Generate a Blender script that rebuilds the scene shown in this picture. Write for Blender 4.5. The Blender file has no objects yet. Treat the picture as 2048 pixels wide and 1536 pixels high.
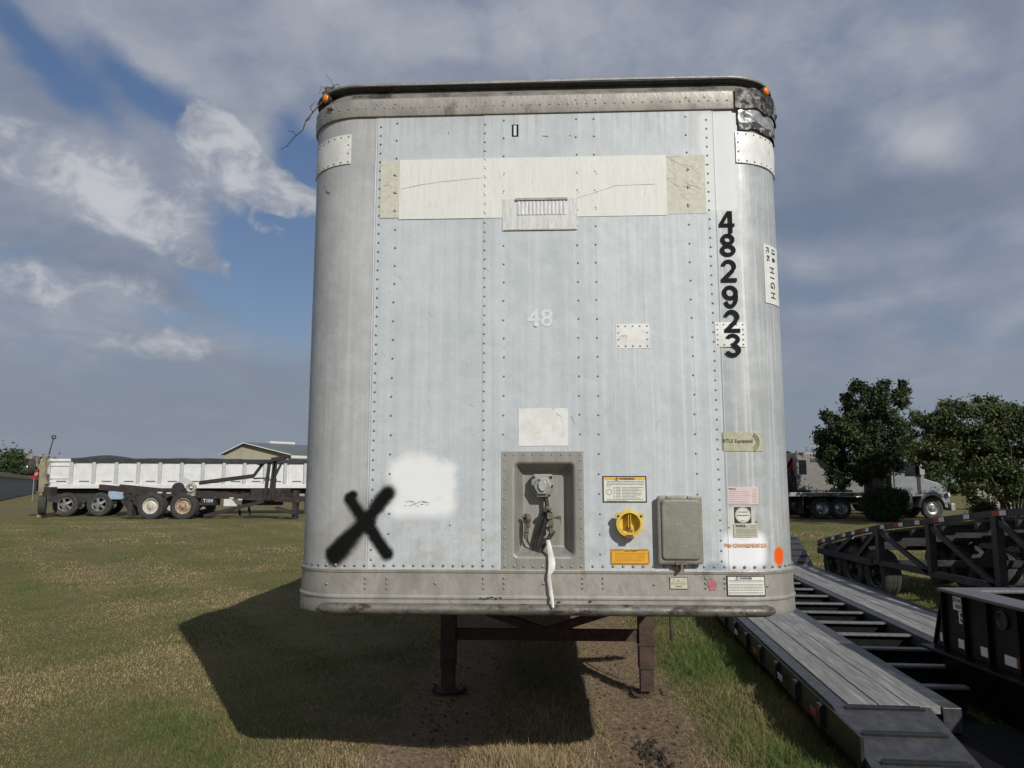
import bpy, bmesh, math, random
import numpy as np
from mathutils import Vector, Matrix, Euler
random.seed(7); rng = np.random.default_rng(11)
C = bpy.context.scene.collection
SC = bpy.context.scene
R = math.radians

# ------------------------------------------------------------------ camera
FPX, CAMH = 1511.0, 1.75
PITCH = math.atan(200/FPX)
cam = bpy.data.cameras.new('camera'); camo = bpy.data.objects.new('camera', cam); C.objects.link(camo)
camo.location = (0, 0, CAMH); camo.rotation_euler = (R(90)+PITCH, 0, 0)
cam.sensor_fit = 'HORIZONTAL'; cam.sensor_width = 36; cam.lens = 36*FPX/2048
cam.clip_start = 0.05; cam.clip_end = 3000
SC.camera = camo
SC.view_settings.view_transform = 'Standard'; SC.view_settings.look = 'None'
SC.view_settings.exposure = 0.08; SC.view_settings.gamma = 1; SC.view_settings.use_curve_mapping = False
SC.render.resolution_x = 1024; SC.render.resolution_y = 768

def ray(px, py):
    a = (px-1024)/FPX; b = (768-py)/FPX
    return Vector((a, math.cos(PITCH)-b*math.sin(PITCH), math.sin(PITCH)+b*math.cos(PITCH)))
def atz(px, py, z):
    d = ray(px, py); t = (z-CAMH)/d.z; return Vector((d.x*t, d.y*t, z))
def aty(px, py, Y):
    d = ray(px, py); t = Y/d.y; return Vector((d.x*t, Y, CAMH+d.z*t))
def azel(px, py):
    d = ray(px, py).normalized(); return math.atan2(d.x, d.y), math.asin(d.z)

# ------------------------------------------------------------------ node helpers
class NT:
    def __init__(s, nt): s.nt = nt
    def n(s, t, **kw):
        nd = s.nt.nodes.new(t)
        for k, v in kw.items(): setattr(nd, k, v)
        return nd
    def l(s, a, b): s.nt.links.new(a, b)
    def set(s, sock, v):
        if hasattr(v, 'is_output'): s.l(v, sock)
        else: sock.default_value = v
    def m(s, op, a, b=0.0, c=0.0, clamp=False):
        nd = s.n('ShaderNodeMath', operation=op, use_clamp=clamp)
        s.set(nd.inputs[0], a); s.set(nd.inputs[1], b); s.set(nd.inputs[2], c)
        return nd.outputs[0]
    def ss(s, x, a, b, o0=0.0, o1=1.0):
        nd = s.n('ShaderNodeMapRange', interpolation_type='SMOOTHSTEP')
        s.set(nd.inputs[0], x); nd.inputs[1].default_value = a; nd.inputs[2].default_value = b
        nd.inputs[3].default_value = o0; nd.inputs[4].default_value = o1
        return nd.outputs[0]
    def noise(s, vec, scale, detail=4, rough=.55, dist=0.0):
        nd = s.n('ShaderNodeTexNoise'); nd.inputs['Scale'].default_value = scale
        nd.inputs['Detail'].default_value = detail; nd.inputs['Roughness'].default_value = rough
        nd.inputs['Distortion'].default_value = dist
        if vec is not None: s.l(vec, nd.inputs['Vector'])
        return nd.outputs['Fac']
    def mix(s, f, a, b):
        nd = s.n('ShaderNodeMix', data_type='RGBA')
        s.set(nd.inputs[0], f)
        for sock, v in ((nd.inputs[6], a), (nd.inputs[7], b)):
            if hasattr(v, 'is_output'): s.l(v, sock)
            else: sock.default_value = (*v[:3], 1)
        return nd.outputs[2]
    def mapping(s, vec, loc=(0,0,0), rot=(0,0,0), sc=(1,1,1), vt='POINT'):
        nd = s.n('ShaderNodeMapping', vector_type=vt)
        nd.inputs['Location'].default_value = loc; nd.inputs['Rotation'].default_value = rot; nd.inputs['Scale'].default_value = sc
        s.l(vec, nd.inputs['Vector']); return nd.outputs[0]
    def sep(s, v):
        nd = s.n('ShaderNodeSeparateXYZ'); s.l(v, nd.inputs[0]); return nd.outputs
    def comb(s, x, y, z=0.0):
        nd = s.n('ShaderNodeCombineXYZ'); s.set(nd.inputs[0], x); s.set(nd.inputs[1], y); s.set(nd.inputs[2], z); return nd.outputs[0]
    def rr(s, x, z, cx, cz, rot, a, b, r0, r1, sx=1.0, sz=1.0):
        """soft rounded-rectangle mask: 1 inside r0, 0 outside r1"""
        v = s.comb(s.m('SUBTRACT', x, cx), s.m('SUBTRACT', z, cz), 0.0)
        v = s.mapping(v, rot=(0, 0, rot), sc=(1, 1, 1))
        o = s.sep(v)
        dx = s.m('MAXIMUM', s.m('SUBTRACT', s.m('ABSOLUTE', o[0]), a), 0.0)
        dy = s.m('MAXIMUM', s.m('SUBTRACT', s.m('ABSOLUTE', o[1]), b), 0.0)
        d = s.m('SQRT', s.m('ADD', s.m('MULTIPLY', s.m('MULTIPLY', dx, dx), sx), s.m('MULTIPLY', s.m('MULTIPLY', dy, dy), sz)))
        return s.ss(d, r0, r1, 1.0, 0.0)

# ------------------------------------------------------------------ world
SUNV = Vector((0.78, -1.44, 1.0)).normalized()
SUN_EL = math.asin(SUNV.z); SUN_AZ = math.atan2(SUNV.x, SUNV.y)
W = bpy.data.worlds.new('World'); SC.world = W; W.use_nodes = True
W.node_tree.nodes.clear(); g = NT(W.node_tree)
sky = g.n('ShaderNodeTexSky', sky_type='NISHITA'); sky.sun_disc = False
sky.sun_elevation = SUN_EL; sky.sun_rotation = SUN_AZ; sky.air_density = 1.0; sky.dust_density = 0.6; sky.ozone_density = 2.0
tc = g.n('ShaderNodeTexCoord').outputs['Generated']
dx, dy, dz = g.sep(tc)
az = g.m('ARCTAN2', dx, dy); el = g.m('ARCSINE', dz)
zz = g.m('ADD', g.m('MAXIMUM', dz, 0.0), 0.13)
P = g.comb(g.m('DIVIDE', dx, zz), g.m('DIVIDE', dy, zz), 0.0)
Pr = g.mapping(P, rot=(0, 0, R(33)), sc=(1, 1, 1))
Ps = g.mapping(Pr, sc=(1.0, 0.36, 1.0))
AE = g.comb(az, el, 0.0)
n_str = g.noise(Ps, 0.9, 5, .5, .5)
n_mid = g.noise(Pr, 1.7, 8, .58, .35)
n_fine = g.noise(g.mapping(AE, sc=(1, 1.5, 1)), 13.0, 8, .6, .3)
n_big = g.noise(g.mapping(AE, loc=(3.1, 1.7, 0), sc=(1, 1.6, 1)), 2.6, 5, .5, .4)
warp = g.n('ShaderNodeTexNoise'); warp.inputs['Scale'].default_value = 5.0; warp.inputs['Detail'].default_value = 6; g.l(AE, warp.inputs['Vector'])
wv = g.n('ShaderNodeVectorMath', operation='MULTIPLY_ADD'); g.l(warp.outputs['Color'], wv.inputs[0]); wv.inputs[1].default_value = (.13, .10, 0)
g.l(AE, wv.inputs[2])
AEw = g.mapping(wv.outputs[0], loc=(-.065, -.05, 0))
def blob(px, py, rx, ry, ang=0, soft=1.0, vec=None):
    """soft ellipse on the sky around a direction; rx, ry in 1/1511 rad"""
    a0, e0 = azel(px, py)
    v = g.mapping(vec or AEw, loc=(a0, e0, 0), rot=(0, 0, R(ang)), sc=(rx/1511, ry/1511, 1), vt='TEXTURE')
    ln = g.n('ShaderNodeVectorMath', operation='LENGTH')
    o = g.sep(v); v2 = g.comb(o[0], o[1], 0.0); g.l(v2, ln.inputs[0])
    return g.ss(ln.outputs['Value'], 1.0, 1.0-soft, 0.0, 1.0)
def addm(lst):
    t = None
    for b, w in lst:
        x = g.m('MULTIPLY', b, w); t = x if t is None else g.m('ADD', t, x)
    return t
SKYBLUE = [  # openings in the cloud: px,py,rx,ry,angle(ccw),soft,weight
    (100, 100, 340, 50, -30, .9, .7), (330, 190, 300, 60, -27, .9, .75), (600, 290, 150, 80, -24, .9, .8), (570, 500, 190, 120, -20, .7, .95), (640, 470, 200, 150, 0, .8, .6),
    (640, 330, 120, 80, 0, .8, .6), (520, 590, 230, 85, -12, .8, .85), (330, 640, 180, 50, -8, .9, .55),
    (560, 680, 160, 60, 0, .8, .6), (30, 520, 90, 40, 0, .9, .35), (1780, 480, 300, 80, -5, 1., .12)]
opening = addm([(blob(a, b, c, d, e, f), w) for a, b, c, d, e, f, w in SKYBLUE])
PUFF = [(400, 250, 70, 48, -38, .6, .9), (450, 300, 110, 60, -38, .6, .9), (500, 340, 120, 60, -35, .6, .9), (575, 390, 120, 62, -35, .6, .95), (480, 400, 150, 70, -30, .8, .7), (180, 360, 300, 130, -15, .7, .8), (330, 480, 160, 70, -20, .8, .6), (90, 560, 200, 60, -12, .8, .5),
        (350, 400, 130, 60, -25, .7, .55), (540, 470, 60, 28, -20, .8, .5), (340, 690, 95, 38, 4, .55, .9), (160, 660, 130, 55, -15, .8, .6), (20, 570, 90, 50, -10, .7, .5),
        (420, 535, 150, 55, -15, .8, .6), (300, 600, 200, 55, -12, .9, .6), (250, 460, 190, 60, -20, .9, .5), (450, 740, 260, 50, 0, .9, .5)]
puff = addm([(blob(a, b, c, d, e, f), w) for a, b, c, d, e, f, w in PUFF])
cov = g.m('ADD', g.m('MULTIPLY', n_str, .45), g.m('MULTIPLY', n_mid, .55))
cov = g.m('ADD', cov, g.m('MULTIPLY', g.m('SUBTRACT', n_fine, .5), .35))
cov = g.m('ADD', cov, 0.24)
cov = g.m('SUBTRACT', cov, g.m('MULTIPLY', opening, .52))
n_pf = g.noise(g.mapping(AE, loc=(1.3, 4.2, 0), sc=(1, 1.35, 1)), 17.0, 9, .62, .5)
puffs = g.ss(g.m('ADD', puff, g.m('MULTIPLY', g.m('SUBTRACT', n_pf, .5), 2.0)), .30, 1.15)
cov = g.m('ADD', cov, g.m('MULTIPLY', puffs, .50))
cover = g.ss(cov, .33, .78)
LIGHT = [(1200, 40, 520, 160, -8, 1., .35), (1860, 110, 300, 200, -30, 1., .26), (1800, 270, 150, 80, -30, 1., .22), (1560, 110, 260, 160, 0, 1., .26),
         (2030, 640, 120, 40, 15, 1., .3), (2040, 460, 90, 50, 10, 1., .22), (1600, 530, 120, 60, -10, 1., .22), (1850, 300, 90, 70, -20, 1., .25),
         (350, 690, 90, 30, 4, 1, .2), (1700, 610, 240, 40, 0, 1., .18),
         (250, 60, 330, 60, -25, 1., .2), (700, 60, 360, 110, -15, 1., .2), (250, 460, 190, 45, -20, .9, .22), (150, 330, 330, 140, -15, 1., .20), (60, 640, 260, 90, -10, 1., .16), (300, 430, 180, 90, -20, 1., .2), (900, 60, 500, 120, -10, 1., .15), (480, 340, 160, 90, -38, 1., .25)]
DARK = [(1750, 420, 330, 90, -5, 1., .34), (1640, 560, 250, 60, 0, 1., .12), (850, 150, 400, 60, -10, 1., .12), (1650, 290, 120, 120, 0, 1., .14), (240, 560, 260, 45, -12, 1., .18),
        (300, 800, 500, 90, 0, 1., .14), (1990, 30, 70, 120, 0, 1., .25), (1800, 780, 300, 60, 0, 1., .06)]
br = g.m('ADD', g.m('MULTIPLY', n_str, .55), g.m('ADD', g.m('MULTIPLY', n_mid, .55), g.m('MULTIPLY', n_fine, .28)))
br = g.m('ADD', br, g.m('MULTIPLY', g.m('SUBTRACT', n_big, .5), .35))
br = g.m('ADD', br, addm([(blob(a, b, c, d, e, f), w) for a, b, c, d, e, f, w in LIGHT]))
br = g.m('SUBTRACT', br, addm([(blob(a, b, c, d, e, f), w) for a, b, c, d, e, f, w in DARK]))
br = g.m('ADD', br, g.m('MULTIPLY', g.m('MULTIPLY', puffs, g.ss(n_pf, .35, .65)), .34))
br = g.m('ADD', br, g.m('MULTIPLY', g.m('SUBTRACT', n_pf, .5), .18))
n_pf2 = g.noise(g.mapping(AE, loc=(1.3-.012, 4.2-.016, 0), sc=(1, 1.35, 1)), 17.0, 9, .62, .5)
n_md2 = g.noise(g.mapping(Pr, loc=(.07, .03, 0)), 1.7, 8, .58, .35)
n_b1 = g.noise(g.mapping(AEw, sc=(1, 1.9, 1)), 6.5, 9, .60, .3); n_b2 = g.noise(g.mapping(AEw, loc=(-.016, -.040, 0), sc=(1, 1.9, 1)), 6.5, 9, .60, .3)
relief = g.ss(az, .25, -.2, .30, 1.0)
br = g.m('ADD', br, g.m('MULTIPLY', g.m('MULTIPLY', g.m('SUBTRACT', n_b1, n_b2), relief), .38))
br = g.m('ADD', br, g.m('MULTIPLY', g.m('MULTIPLY', g.m('SUBTRACT', n_pf, n_pf2), g.m('MULTIPLY', puffs, relief)), .45))
br = g.m('ADD', br, g.m('MULTIPLY', g.m('SUBTRACT', n_mid, n_md2), .22))
brn = g.ss(br, .28, 1.55)
K = 10.0
cl = g.n('ShaderNodeValToRGB'); g.l(brn, cl.inputs[0])
cr = cl.color_ramp; cr.elements[0].position = 0; cr.elements[0].color = (.170, .202, .272, 1); cr.elements[1].position = 1; cr.elements[1].color = (.52, .535, .56, 1)
e = cr.elements.new(.35); e.color = (.255, .286, .355, 1)
e = cr.elements.new(.62); e.color = (.35, .373, .425, 1)
blue = g.mix(g.ss(dz, .02, .55), (.155, .215, .32), (.070, .125, .27))
skyc = g.mix(.25, blue, g.mix(0.0, (0, 0, 0), (0, 0, 0)))
nsk = g.n('ShaderNodeVectorMath', operation='SCALE'); g.l(sky.outputs[0], nsk.inputs[0]); nsk.inputs['Scale'].default_value = .085
skymix = g.mix(.62, nsk.outputs[0], blue)
col = g.mix(g.m('MULTIPLY', cover, .93), skymix, cl.outputs[0])
haze = g.ss(el, .24, .02)
col = g.mix(g.m('MULTIPLY', haze, .80), col, (.225, .258, .308))
colk = g.n('ShaderNodeVectorMath', operation='SCALE'); g.l(col, colk.inputs[0]); colk.inputs['Scale'].default_value = K
bg = g.n('ShaderNodeBackground'); g.l(colk.outputs[0], bg.inputs[0]); bg.inputs[1].default_value = 0.1
wo = g.n('ShaderNodeOutputWorld'); g.l(bg.outputs[0], wo.inputs[0])
W.cycles.sampling_method = 'MANUAL'; W.cycles.sample_map_resolution = 512

sun = bpy.data.lights.new('sun', 'SUN'); sun.energy = 3.4; sun.angle = R(0.5); sun.color = (1, .965, .90)
suno = bpy.data.objects.new('sun', sun); C.objects.link(suno)
suno.rotation_euler = SUNV.to_track_quat('Z', 'Y').to_euler()

# ------------------------------------------------------------------ materials
MATS = {}
def mat(name, c1, c2=None, scale=6, rough=.6, metal=0.0, bump=0.0, bscale=60, detail=5, lo=.35, hi=.65, sc=(1, 1, 1), c3=None, s3=2, lo3=.55, hi3=.7, spec=.5, emit=None):
    if name in MATS: return MATS[name]
    m = bpy.data.materials.new(name); m.use_nodes = True; MATS[name] = m
    t = NT(m.node_tree); b = m.node_tree.nodes['Principled BSDF']
    b.inputs['Roughness'].default_value = rough; b.inputs['Metallic'].default_value = metal
    b.inputs['Specular IOR Level'].default_value = spec
    co = t.n('ShaderNodeTexCoord').outputs['Object']
    cm = t.mapping(co, sc=sc)
    if c2 is None: c2 = tuple(x*.8 for x in c1)
    col = t.mix(t.ss(t.noise(cm, scale, detail, .6), lo, hi), c1, c2)
    if c3: col = t.mix(t.ss(t.noise(cm, s3, 6, .65), lo3, hi3), col, c3)
    t.l(col, b.inputs['Base Color'])
    t.l(t.ss(t.noise(cm, scale*2.3, 3), .2, .8, max(rough-.12, .05), min(rough+.12, 1)), b.inputs['Roughness'])
    if bump:
        bn = t.n('ShaderNodeBump'); bn.inputs['Strength'].default_value = bump; bn.inputs['Distance'].default_value = .01
        t.l(t.noise(cm, bscale, 3), bn.inputs['Height']); t.l(bn.outputs[0], b.inputs['Normal'])
    if emit:
        b.inputs['Emission Color'].default_value = (*emit, 1); b.inputs['Emission Strength'].default_value = 1
    return m

# ------------------------------------------------------------------ mesh helpers
class MB:
    def __init__(s): s.v = []; s.f = []
    def add(s, vs, fs):
        o = len(s.v); s.v += [tuple(v) for v in vs]; s.f += [tuple(i+o for i in f) for f in fs]; return s
    def box(s, c, d, rot=None):
        c = Vector(c); hx, hy, hz = d[0]/2, d[1]/2, d[2]/2
        vs = [Vector((x, y, z)) for x in (-hx, hx) for y in (-hy, hy) for z in (-hz, hz)]
        if rot is not None:
            q = rot if isinstance(rot, Matrix) else Euler(rot).to_matrix()
            vs = [q @ v for v in vs]
        return s.add([v+c for v in vs], [(0,1,3,2),(4,6,7,5),(0,4,5,1),(2,3,7,6),(0,2,6,4),(1,5,7,3)])
    def bb(s, x0, x1, y0, y1, z0, z1): return s.box(((x0+x1)/2, (y0+y1)/2, (z0+z1)/2), (abs(x1-x0), abs(y1-y0), abs(z1-z0)))
    def beam(s, p0, p1, w, h, up=(0, 0, 1)):
        p0 = Vector(p0); p1 = Vector(p1); d = (p1-p0); L = d.length; y = d.normalized()
        x = y.cross(Vector(up)); x = x.normalized() if x.length > 1e-5 else Vector((1, 0, 0)); z = x.cross(y)
        q = Matrix((x, y, z)).transposed()
        return s.box((p0+p1)/2, (w, L, h), q)
    def cyl(s, p0, p1, r0, r1=None, n=12, cap=True):
        r1 = r0 if r1 is None else r1
        p0 = Vector(p0); p1 = Vector(p1); a = (p1-p0).normalized()
        u = a.orthogonal().normalized(); w = a.cross(u)
        vs = []
        for p, r in ((p0, r0), (p1, r1)):
            for i in range(n):
                t = 2*math.pi*i/n; vs.append(p+(u*math.cos(t)+w*math.sin(t))*r)
        fs = [(i, (i+1) % n, n+(i+1) % n, n+i) for i in range(n)]
        if cap: fs += [tuple(range(n))[::-1], tuple(range(n, 2*n))]
        return s.add(vs, fs)
    def tube(s, pts, r, n=8, taper=None):
        pts = [Vector(p) for p in pts]; vs = []; fs = []
        u = None
        for k, p in enumerate(pts):
            a = (pts[min(k+1, len(pts)-1)]-pts[max(k-1, 0)]).normalized()
            u = a.orthogonal().normalized() if u is None else (u-a*u.dot(a)).normalized()
            w = a.cross(u); rr = r if taper is None else r+(taper-r)*k/(len(pts)-1)
            for i in range(n):
                t = 2*math.pi*i/n; vs.append(p+(u*math.cos(t)+w*math.sin(t))*rr)
        for k in range(len(pts)-1):
            for i in range(n): fs.append((k*n+i, k*n+(i+1) % n, (k+1)*n+(i+1) % n, (k+1)*n+i))
        fs += [tuple(range(n))[::-1], tuple(range((len(pts)-1)*n, len(pts)*n))]
        return s.add(vs, fs)
    def lathe(s, c, axis, prof, n=32):
        c = Vector(c); a = Vector(axis).normalized(); u = a.orthogonal().normalized(); w = a.cross(u); vs = []; fs = []
        for r, t in prof:
            for i in range(n):
                th = 2*math.pi*i/n; vs.append(c+a*t+(u*math.cos(th)+w*math.sin(th))*max(r, 1e-4))
        for k in range(len(prof)-1):
            for i in range(n): fs.append((k*n+i, k*n+(i+1) % n, (k+1)*n+(i+1) % n, (k+1)*n+i))
        return s.add(vs, fs)
    def prism(s, poly, p0, ex, ez, ey, depth):
        """poly (a,b) in plane ex,ez from p0, extruded along ey"""
        p0 = Vector(p0); ex = Vector(ex); ez = Vector(ez); ey = Vector(ey); n = len(poly)
        vs = [p0+ex*a+ez*b for a, b in poly]+[p0+ex*a+ez*b+ey*depth for a, b in poly]
        fs = [tuple(range(n)), tuple(range(n, 2*n))[::-1]]+[(i, n+i, n+(i+1) % n, (i+1) % n) for i in range(n)]
        return s.add(vs, fs)
    def grid(s, fn, us, vs_):
        o = [fn(u, v) for v in vs_ for u in us]; nu = len(us)
        return s.add(o, [(j*nu+i, j*nu+i+1, (j+1)*nu+i+1, (j+1)*nu+i) for j in range(len(vs_)-1) for i in range(nu-1)])
    def build(s, name, m, parent=None, smooth=None, bevel=0, kind=None, label=None):
        me = bpy.data.meshes.new(name); me.from_pydata(s.v, [], s.f); me.validate()
        bm = bmesh.new(); bm.from_mesh(me); bmesh.ops.recalc_face_normals(bm, faces=bm.faces); bm.to_mesh(me); bm.free()
        o = bpy.data.objects.new(name, me); C.objects.link(o)
        me.materials.append(m if not isinstance(m, str) else MATS[m])
        if parent is not None: o.parent = parent
        if smooth:
            me.shade_smooth(); me.set_sharp_from_angle(angle=R(smooth))
        if bevel:
            b = o.modifiers.new('bevel', 'BEVEL'); b.width = bevel; b.segments = 2; b.limit_method = 'ANGLE'; b.angle_limit = R(40)
        if kind: o['kind'] = kind
        if label: o['label'] = label
        return o

def npmesh(name, verts, faces_n, m, parent=None, attr=None, smooth=False):
    """fast mesh: verts (N,3) array, faces_n (M,k) index array"""
    me = bpy.data.meshes.new(name); k = faces_n.shape[1]; M_ = faces_n.shape[0]
    me.vertices.add(len(verts)); me.vertices.foreach_set('co', verts.astype(np.float32).ravel())
    me.loops.add(M_*k); me.loops.foreach_set('vertex_index', faces_n.astype(np.int32).ravel())
    me.polygons.add(M_); me.polygons.foreach_set('loop_start', np.arange(0, M_*k, k, dtype=np.int32))
    me.polygons.foreach_set('loop_total', np.full(M_, k, dtype=np.int32))
    if attr is not None:
        a = me.attributes.new('tone', 'FLOAT', 'POINT'); a.data.foreach_set('value', attr.astype(np.float32))
    me.update(calc_edges=True)
    if smooth: me.shade_smooth()
    o = bpy.data.objects.new(name, me); C.objects.link(o); me.materials.append(m)
    if parent is not None: o.parent = parent
    return o

def thing(name, label, cat, loc=(0, 0, 0), rz=0.0, group=None):
    o = bpy.data.objects.new(name, None); C.objects.link(o); o.location = loc; o.rotation_euler = (0, 0, rz)
    o.empty_display_size = .1
    o['label'] = label; o['category'] = cat
    if group: o['group'] = group
    return o
def tag(o, label, cat, group=None):
    o['label'] = label; o['category'] = cat
    if group: o['group'] = group
    return o
def children(o): return [c for c in bpy.data.objects if c.parent is o]
def copy_tree(o, loc=None, rz=None, label=None, parent=None):
    c = o.copy(); C.objects.link(c); c.parent = parent
    if loc is not None: c.location = loc
    if rz is not None: c.rotation_euler = (0, 0, rz)
    if label: c['label'] = label
    for ch in children(o): copy_tree(ch, parent=c)
    return c
def lin(a, b, n): return [a+(b-a)*i/(n-1) for i in range(n)]
def sst(x, a, b):
    t = np.clip((x-a)/(b-a), 0, 1); return t*t*(3-2*t)

def text_obj(body, size, m, parent, name, bold=0.0, xs=1.0, extrude=0.0, fn=None, spacing=1.0, line=1.0):
    cu = bpy.data.curves.new(name, 'FONT'); cu.body = body; cu.size = size; cu.align_x = 'CENTER'; cu.align_y = 'CENTER'
    cu.offset = bold; cu.resolution_u = 4; cu.space_character = spacing; cu.space_line = line; cu.extrude = extrude
    tmp = bpy.data.objects.new(name, cu); C.objects.link(tmp)
    dg = bpy.context.evaluated_depsgraph_get(); me = bpy.data.meshes.new_from_object(tmp.evaluated_get(dg))
    bpy.data.objects.remove(tmp); bpy.data.curves.remove(cu)
    me.name = name
    xs_ = [v.co.x for v in me.vertices]; ys_ = [v.co.y for v in me.vertices]
    cx = (min(xs_)+max(xs_))/2; cy = (min(ys_)+max(ys_))/2
    for v in me.vertices:
        v.co = fn((v.co.x-cx)*xs, v.co.y-cy, v.co.z)
    me.materials.clear(); me.materials.append(m)
    o = bpy.data.objects.new(name, me); C.objects.link(o); o.parent = parent
    return o

# ------------------------------------------------------------------ terrain
def ground_h(x, y):
    x = np.asarray(x, float); y = np.asarray(y, float)
    lift = sst(y, 9, 29)*(.15+.20*sst(-x, 4, 10))
    tx = x-.05*(y-5.4)
    rut = -.055*np.exp(-((tx+.55)/.30)**2)-.055*np.exp(-((tx-.88)/.32)**2)
    rut = rut*sst(y, 2, 4)
    un = .012*np.sin(x*2.1+1.3*np.sin(y*1.1))+.010*np.sin(y*2.9+x*.7)+.006*np.sin(x*6.1+y*4.3)
    return lift+rut+un*(1-sst(y, 25, 60)*.8)
def dirt_mask(x, y):
    tx = x-.05*(y-5.4)
    wob = .12*np.sin(y*2.3+1)+.07*np.sin(y*5.1+x*3)
    a = np.exp(-((tx+.55+wob*.5)/.40)**4)+np.exp(-((tx-.88-wob*.4)/.44)**4)
    return np.clip(a, 0, 1)
def gh(x, y): return float(ground_h(x, y))
xs = np.concatenate([-np.geomspace(900, 9, 34), np.arange(-8.8, 8.81, .08), np.geomspace(9, 900, 34)])
ys = np.concatenate([-np.geomspace(400, 1, 14), np.arange(0, 3.9, .3), np.arange(4, 15.9, .08), np.arange(16, 40, .8), np.geomspace(41, 1500, 26)])
X, Y = np.meshgrid(xs, ys); Z = ground_h(X, Y)
nx_ = len(xs); idx = np.arange(len(ys)*nx_).reshape(len(ys), nx_)
fcs = np.stack([idx[:-1, :-1].ravel(), idx[:-1, 1:].ravel(), idx[1:, 1:].ravel(), idx[1:, :-1].ravel()], 1)
gm = bpy.data.materials.new('turf'); gm.use_nodes = True; t = NT(gm.node_tree); b = gm.node_tree.nodes['Principled BSDF']
co = t.n('ShaderNodeTexCoord').outputs['Object']; ox, oy, oz = t.sep(co)
n1 = t.noise(co, .55, 6, .6, .4); n2 = t.noise(co, 3.2, 6, .65); n3 = t.noise(co, 45, 4, .7); n4 = t.noise(t.mapping(co, sc=(1, 3.5, 1)), .22, 4, .6)
green = t.mix(t.ss(n3, .3, .7), (.105, .108, .040), (.185, .170, .070))
dryc = t.mix(t.ss(n3, .3, .7), (.165, .125, .070), (.30, .228, .130))
gcol = t.mix(t.m('ADD', t.ss(t.m('ADD', t.m('MULTIPLY', n1, .6), t.m('MULTIPLY', n2, .4)), .40, .66, 0, .75), t.ss(n4, .5, .7, 0, .25)), green, dryc)
tx = t.m('SUBTRACT', ox, t.m('MULTIPLY', t.m('SUBTRACT', oy, 5.4), .05))
tx = t.m('ADD', tx, t.m('MULTIPLY', t.m('SUBTRACT', t.m('ADD', t.m('MULTIPLY', n2, .6), t.m('MULTIPLY', t.noise(co, 14, 5, .7), .4)), .5), .95))
da = t.ss(t.m('ABSOLUTE', t.m('ADD', tx, .55)), .50, .30); db = t.ss(t.m('ABSOLUTE', t.m('SUBTRACT', tx, .88)), .56, .34)
dm = t.m('MULTIPLY', t.m('MAXIMUM', da, db), t.ss(oy, 17, 12))
far_d = t.m('MULTIPLY', t.ss(t.m('ABSOLUTE', t.m('SUBTRACT', oy, 38.5)), 3.4, 1.6), t.ss(n1, .36, .5))
far_d = t.m('MULTIPLY', far_d, t.ss(oy, 20, 30))
dirt = t.mix(t.ss(t.noise(co, 24, 6, .7), .3, .7), (.17, .122, .080), (.40, .295, .20))
fdirt = t.mix(t.ss(n2, .3, .7), (.20, .155, .11), (.14, .12, .07))
gcol = t.mix(dm, gcol, dirt); gcol = t.mix(far_d, gcol, fdirt)
t.l(gcol, b.inputs['Base Color']); b.inputs['Roughness'].default_value = .95; b.inputs['Specular IOR Level'].default_value = .1
bn = t.n('ShaderNodeBump'); bn.inputs['Strength'].default_value = .9; bn.inputs['Distance'].default_value = .03
t.l(t.m('ADD', t.noise(co, 60, 5, .75), t.noise(co, 12, 3)), bn.inputs['Height']); t.l(bn.outputs[0], b.inputs['Normal'])
ground = npmesh('ground', np.stack([X.ravel(), Y.ravel(), Z.ravel()], 1), fcs, gm, smooth=True); ground['kind'] = 'structure'

# --- grass blades (uncountable ground cover)
def blade_mat(name, c1, c2, c3):
    m = bpy.data.materials.new(name); m.use_nodes = True; t = NT(m.node_tree); b = m.node_tree.nodes['Principled BSDF']
    at = t.n('ShaderNodeAttribute'); at.attribute_name = 'tone'
    cr = t.n('ShaderNodeValToRGB'); t.l(at.outputs['Fac'], cr.inputs[0]); e = cr.color_ramp.elements
    e[0].color = (*c1, 1); e[1].color = (*c3, 1); k = e.new(.55); k.color = (*c2, 1)
    t.l(cr.outputs[0], b.inputs['Base Color']); b.inputs['Roughness'].default_value = .75; b.inputs['Specular IOR Level'].default_value = .2
    return m
def blades(name, x, y, h, w, lean, tone, m, label=None, flat=False, base=0.0):
    n = len(x); a = rng.uniform(0, 2*np.pi, n); la = rng.uniform(0, 2*np.pi, n)
    z = ground_h(x, y)+base
    dxv = np.cos(a)*w/2; dyv = np.sin(a)*w/2
    lx = np.cos(la)*lean*h; ly = np.sin(la)*lean*h
    hz = h*np.sqrt(np.clip(1-np.clip(lean, 0, .98)**2, .02, 1))
    p0 = np.stack([x-dxv, y-dyv, z-.004], 1); p1 = np.stack([x+dxv, y+dyv, z-.004], 1)
    p2 = np.stack([x+lx*.4+dxv*.7, y+ly*.4+dyv*.7, z+hz*.6], 1); p3 = np.stack([x+lx*.4-dxv*.7, y+ly*.4-dyv*.7, z+hz*.6], 1)
    p4 = np.stack([x+lx, y+ly, z+hz], 1)
    v = np.stack([p0, p1, p2, p3, p4], 1).reshape(-1, 3)
    i = np.arange(n)*5
    tri = np.concatenate([np.stack([i, i+1, i+2], 1), np.stack([i, i+2, i+3], 1), np.stack([i+3, i+2, i+4], 1)])
    o = npmesh(name, v, tri, m, attr=np.repeat(tone, 5)); o['kind'] = 'stuff'
    if label: o['label'] = label
    return o
def patchn(x, y):
    return (np.sin(x*.9+2*np.sin(y*.5))+np.sin(y*1.3+1.7*np.sin(x*.8+1))+.7*np.sin(x*3.1+y*2.3)+.5*np.sin(x*6.7-y*5.2))/3.2*.5+.5
bm1 = blade_mat('grass_green', (.082, .128, .030), (.215, .192, .078), (.46, .34, .19))
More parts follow.
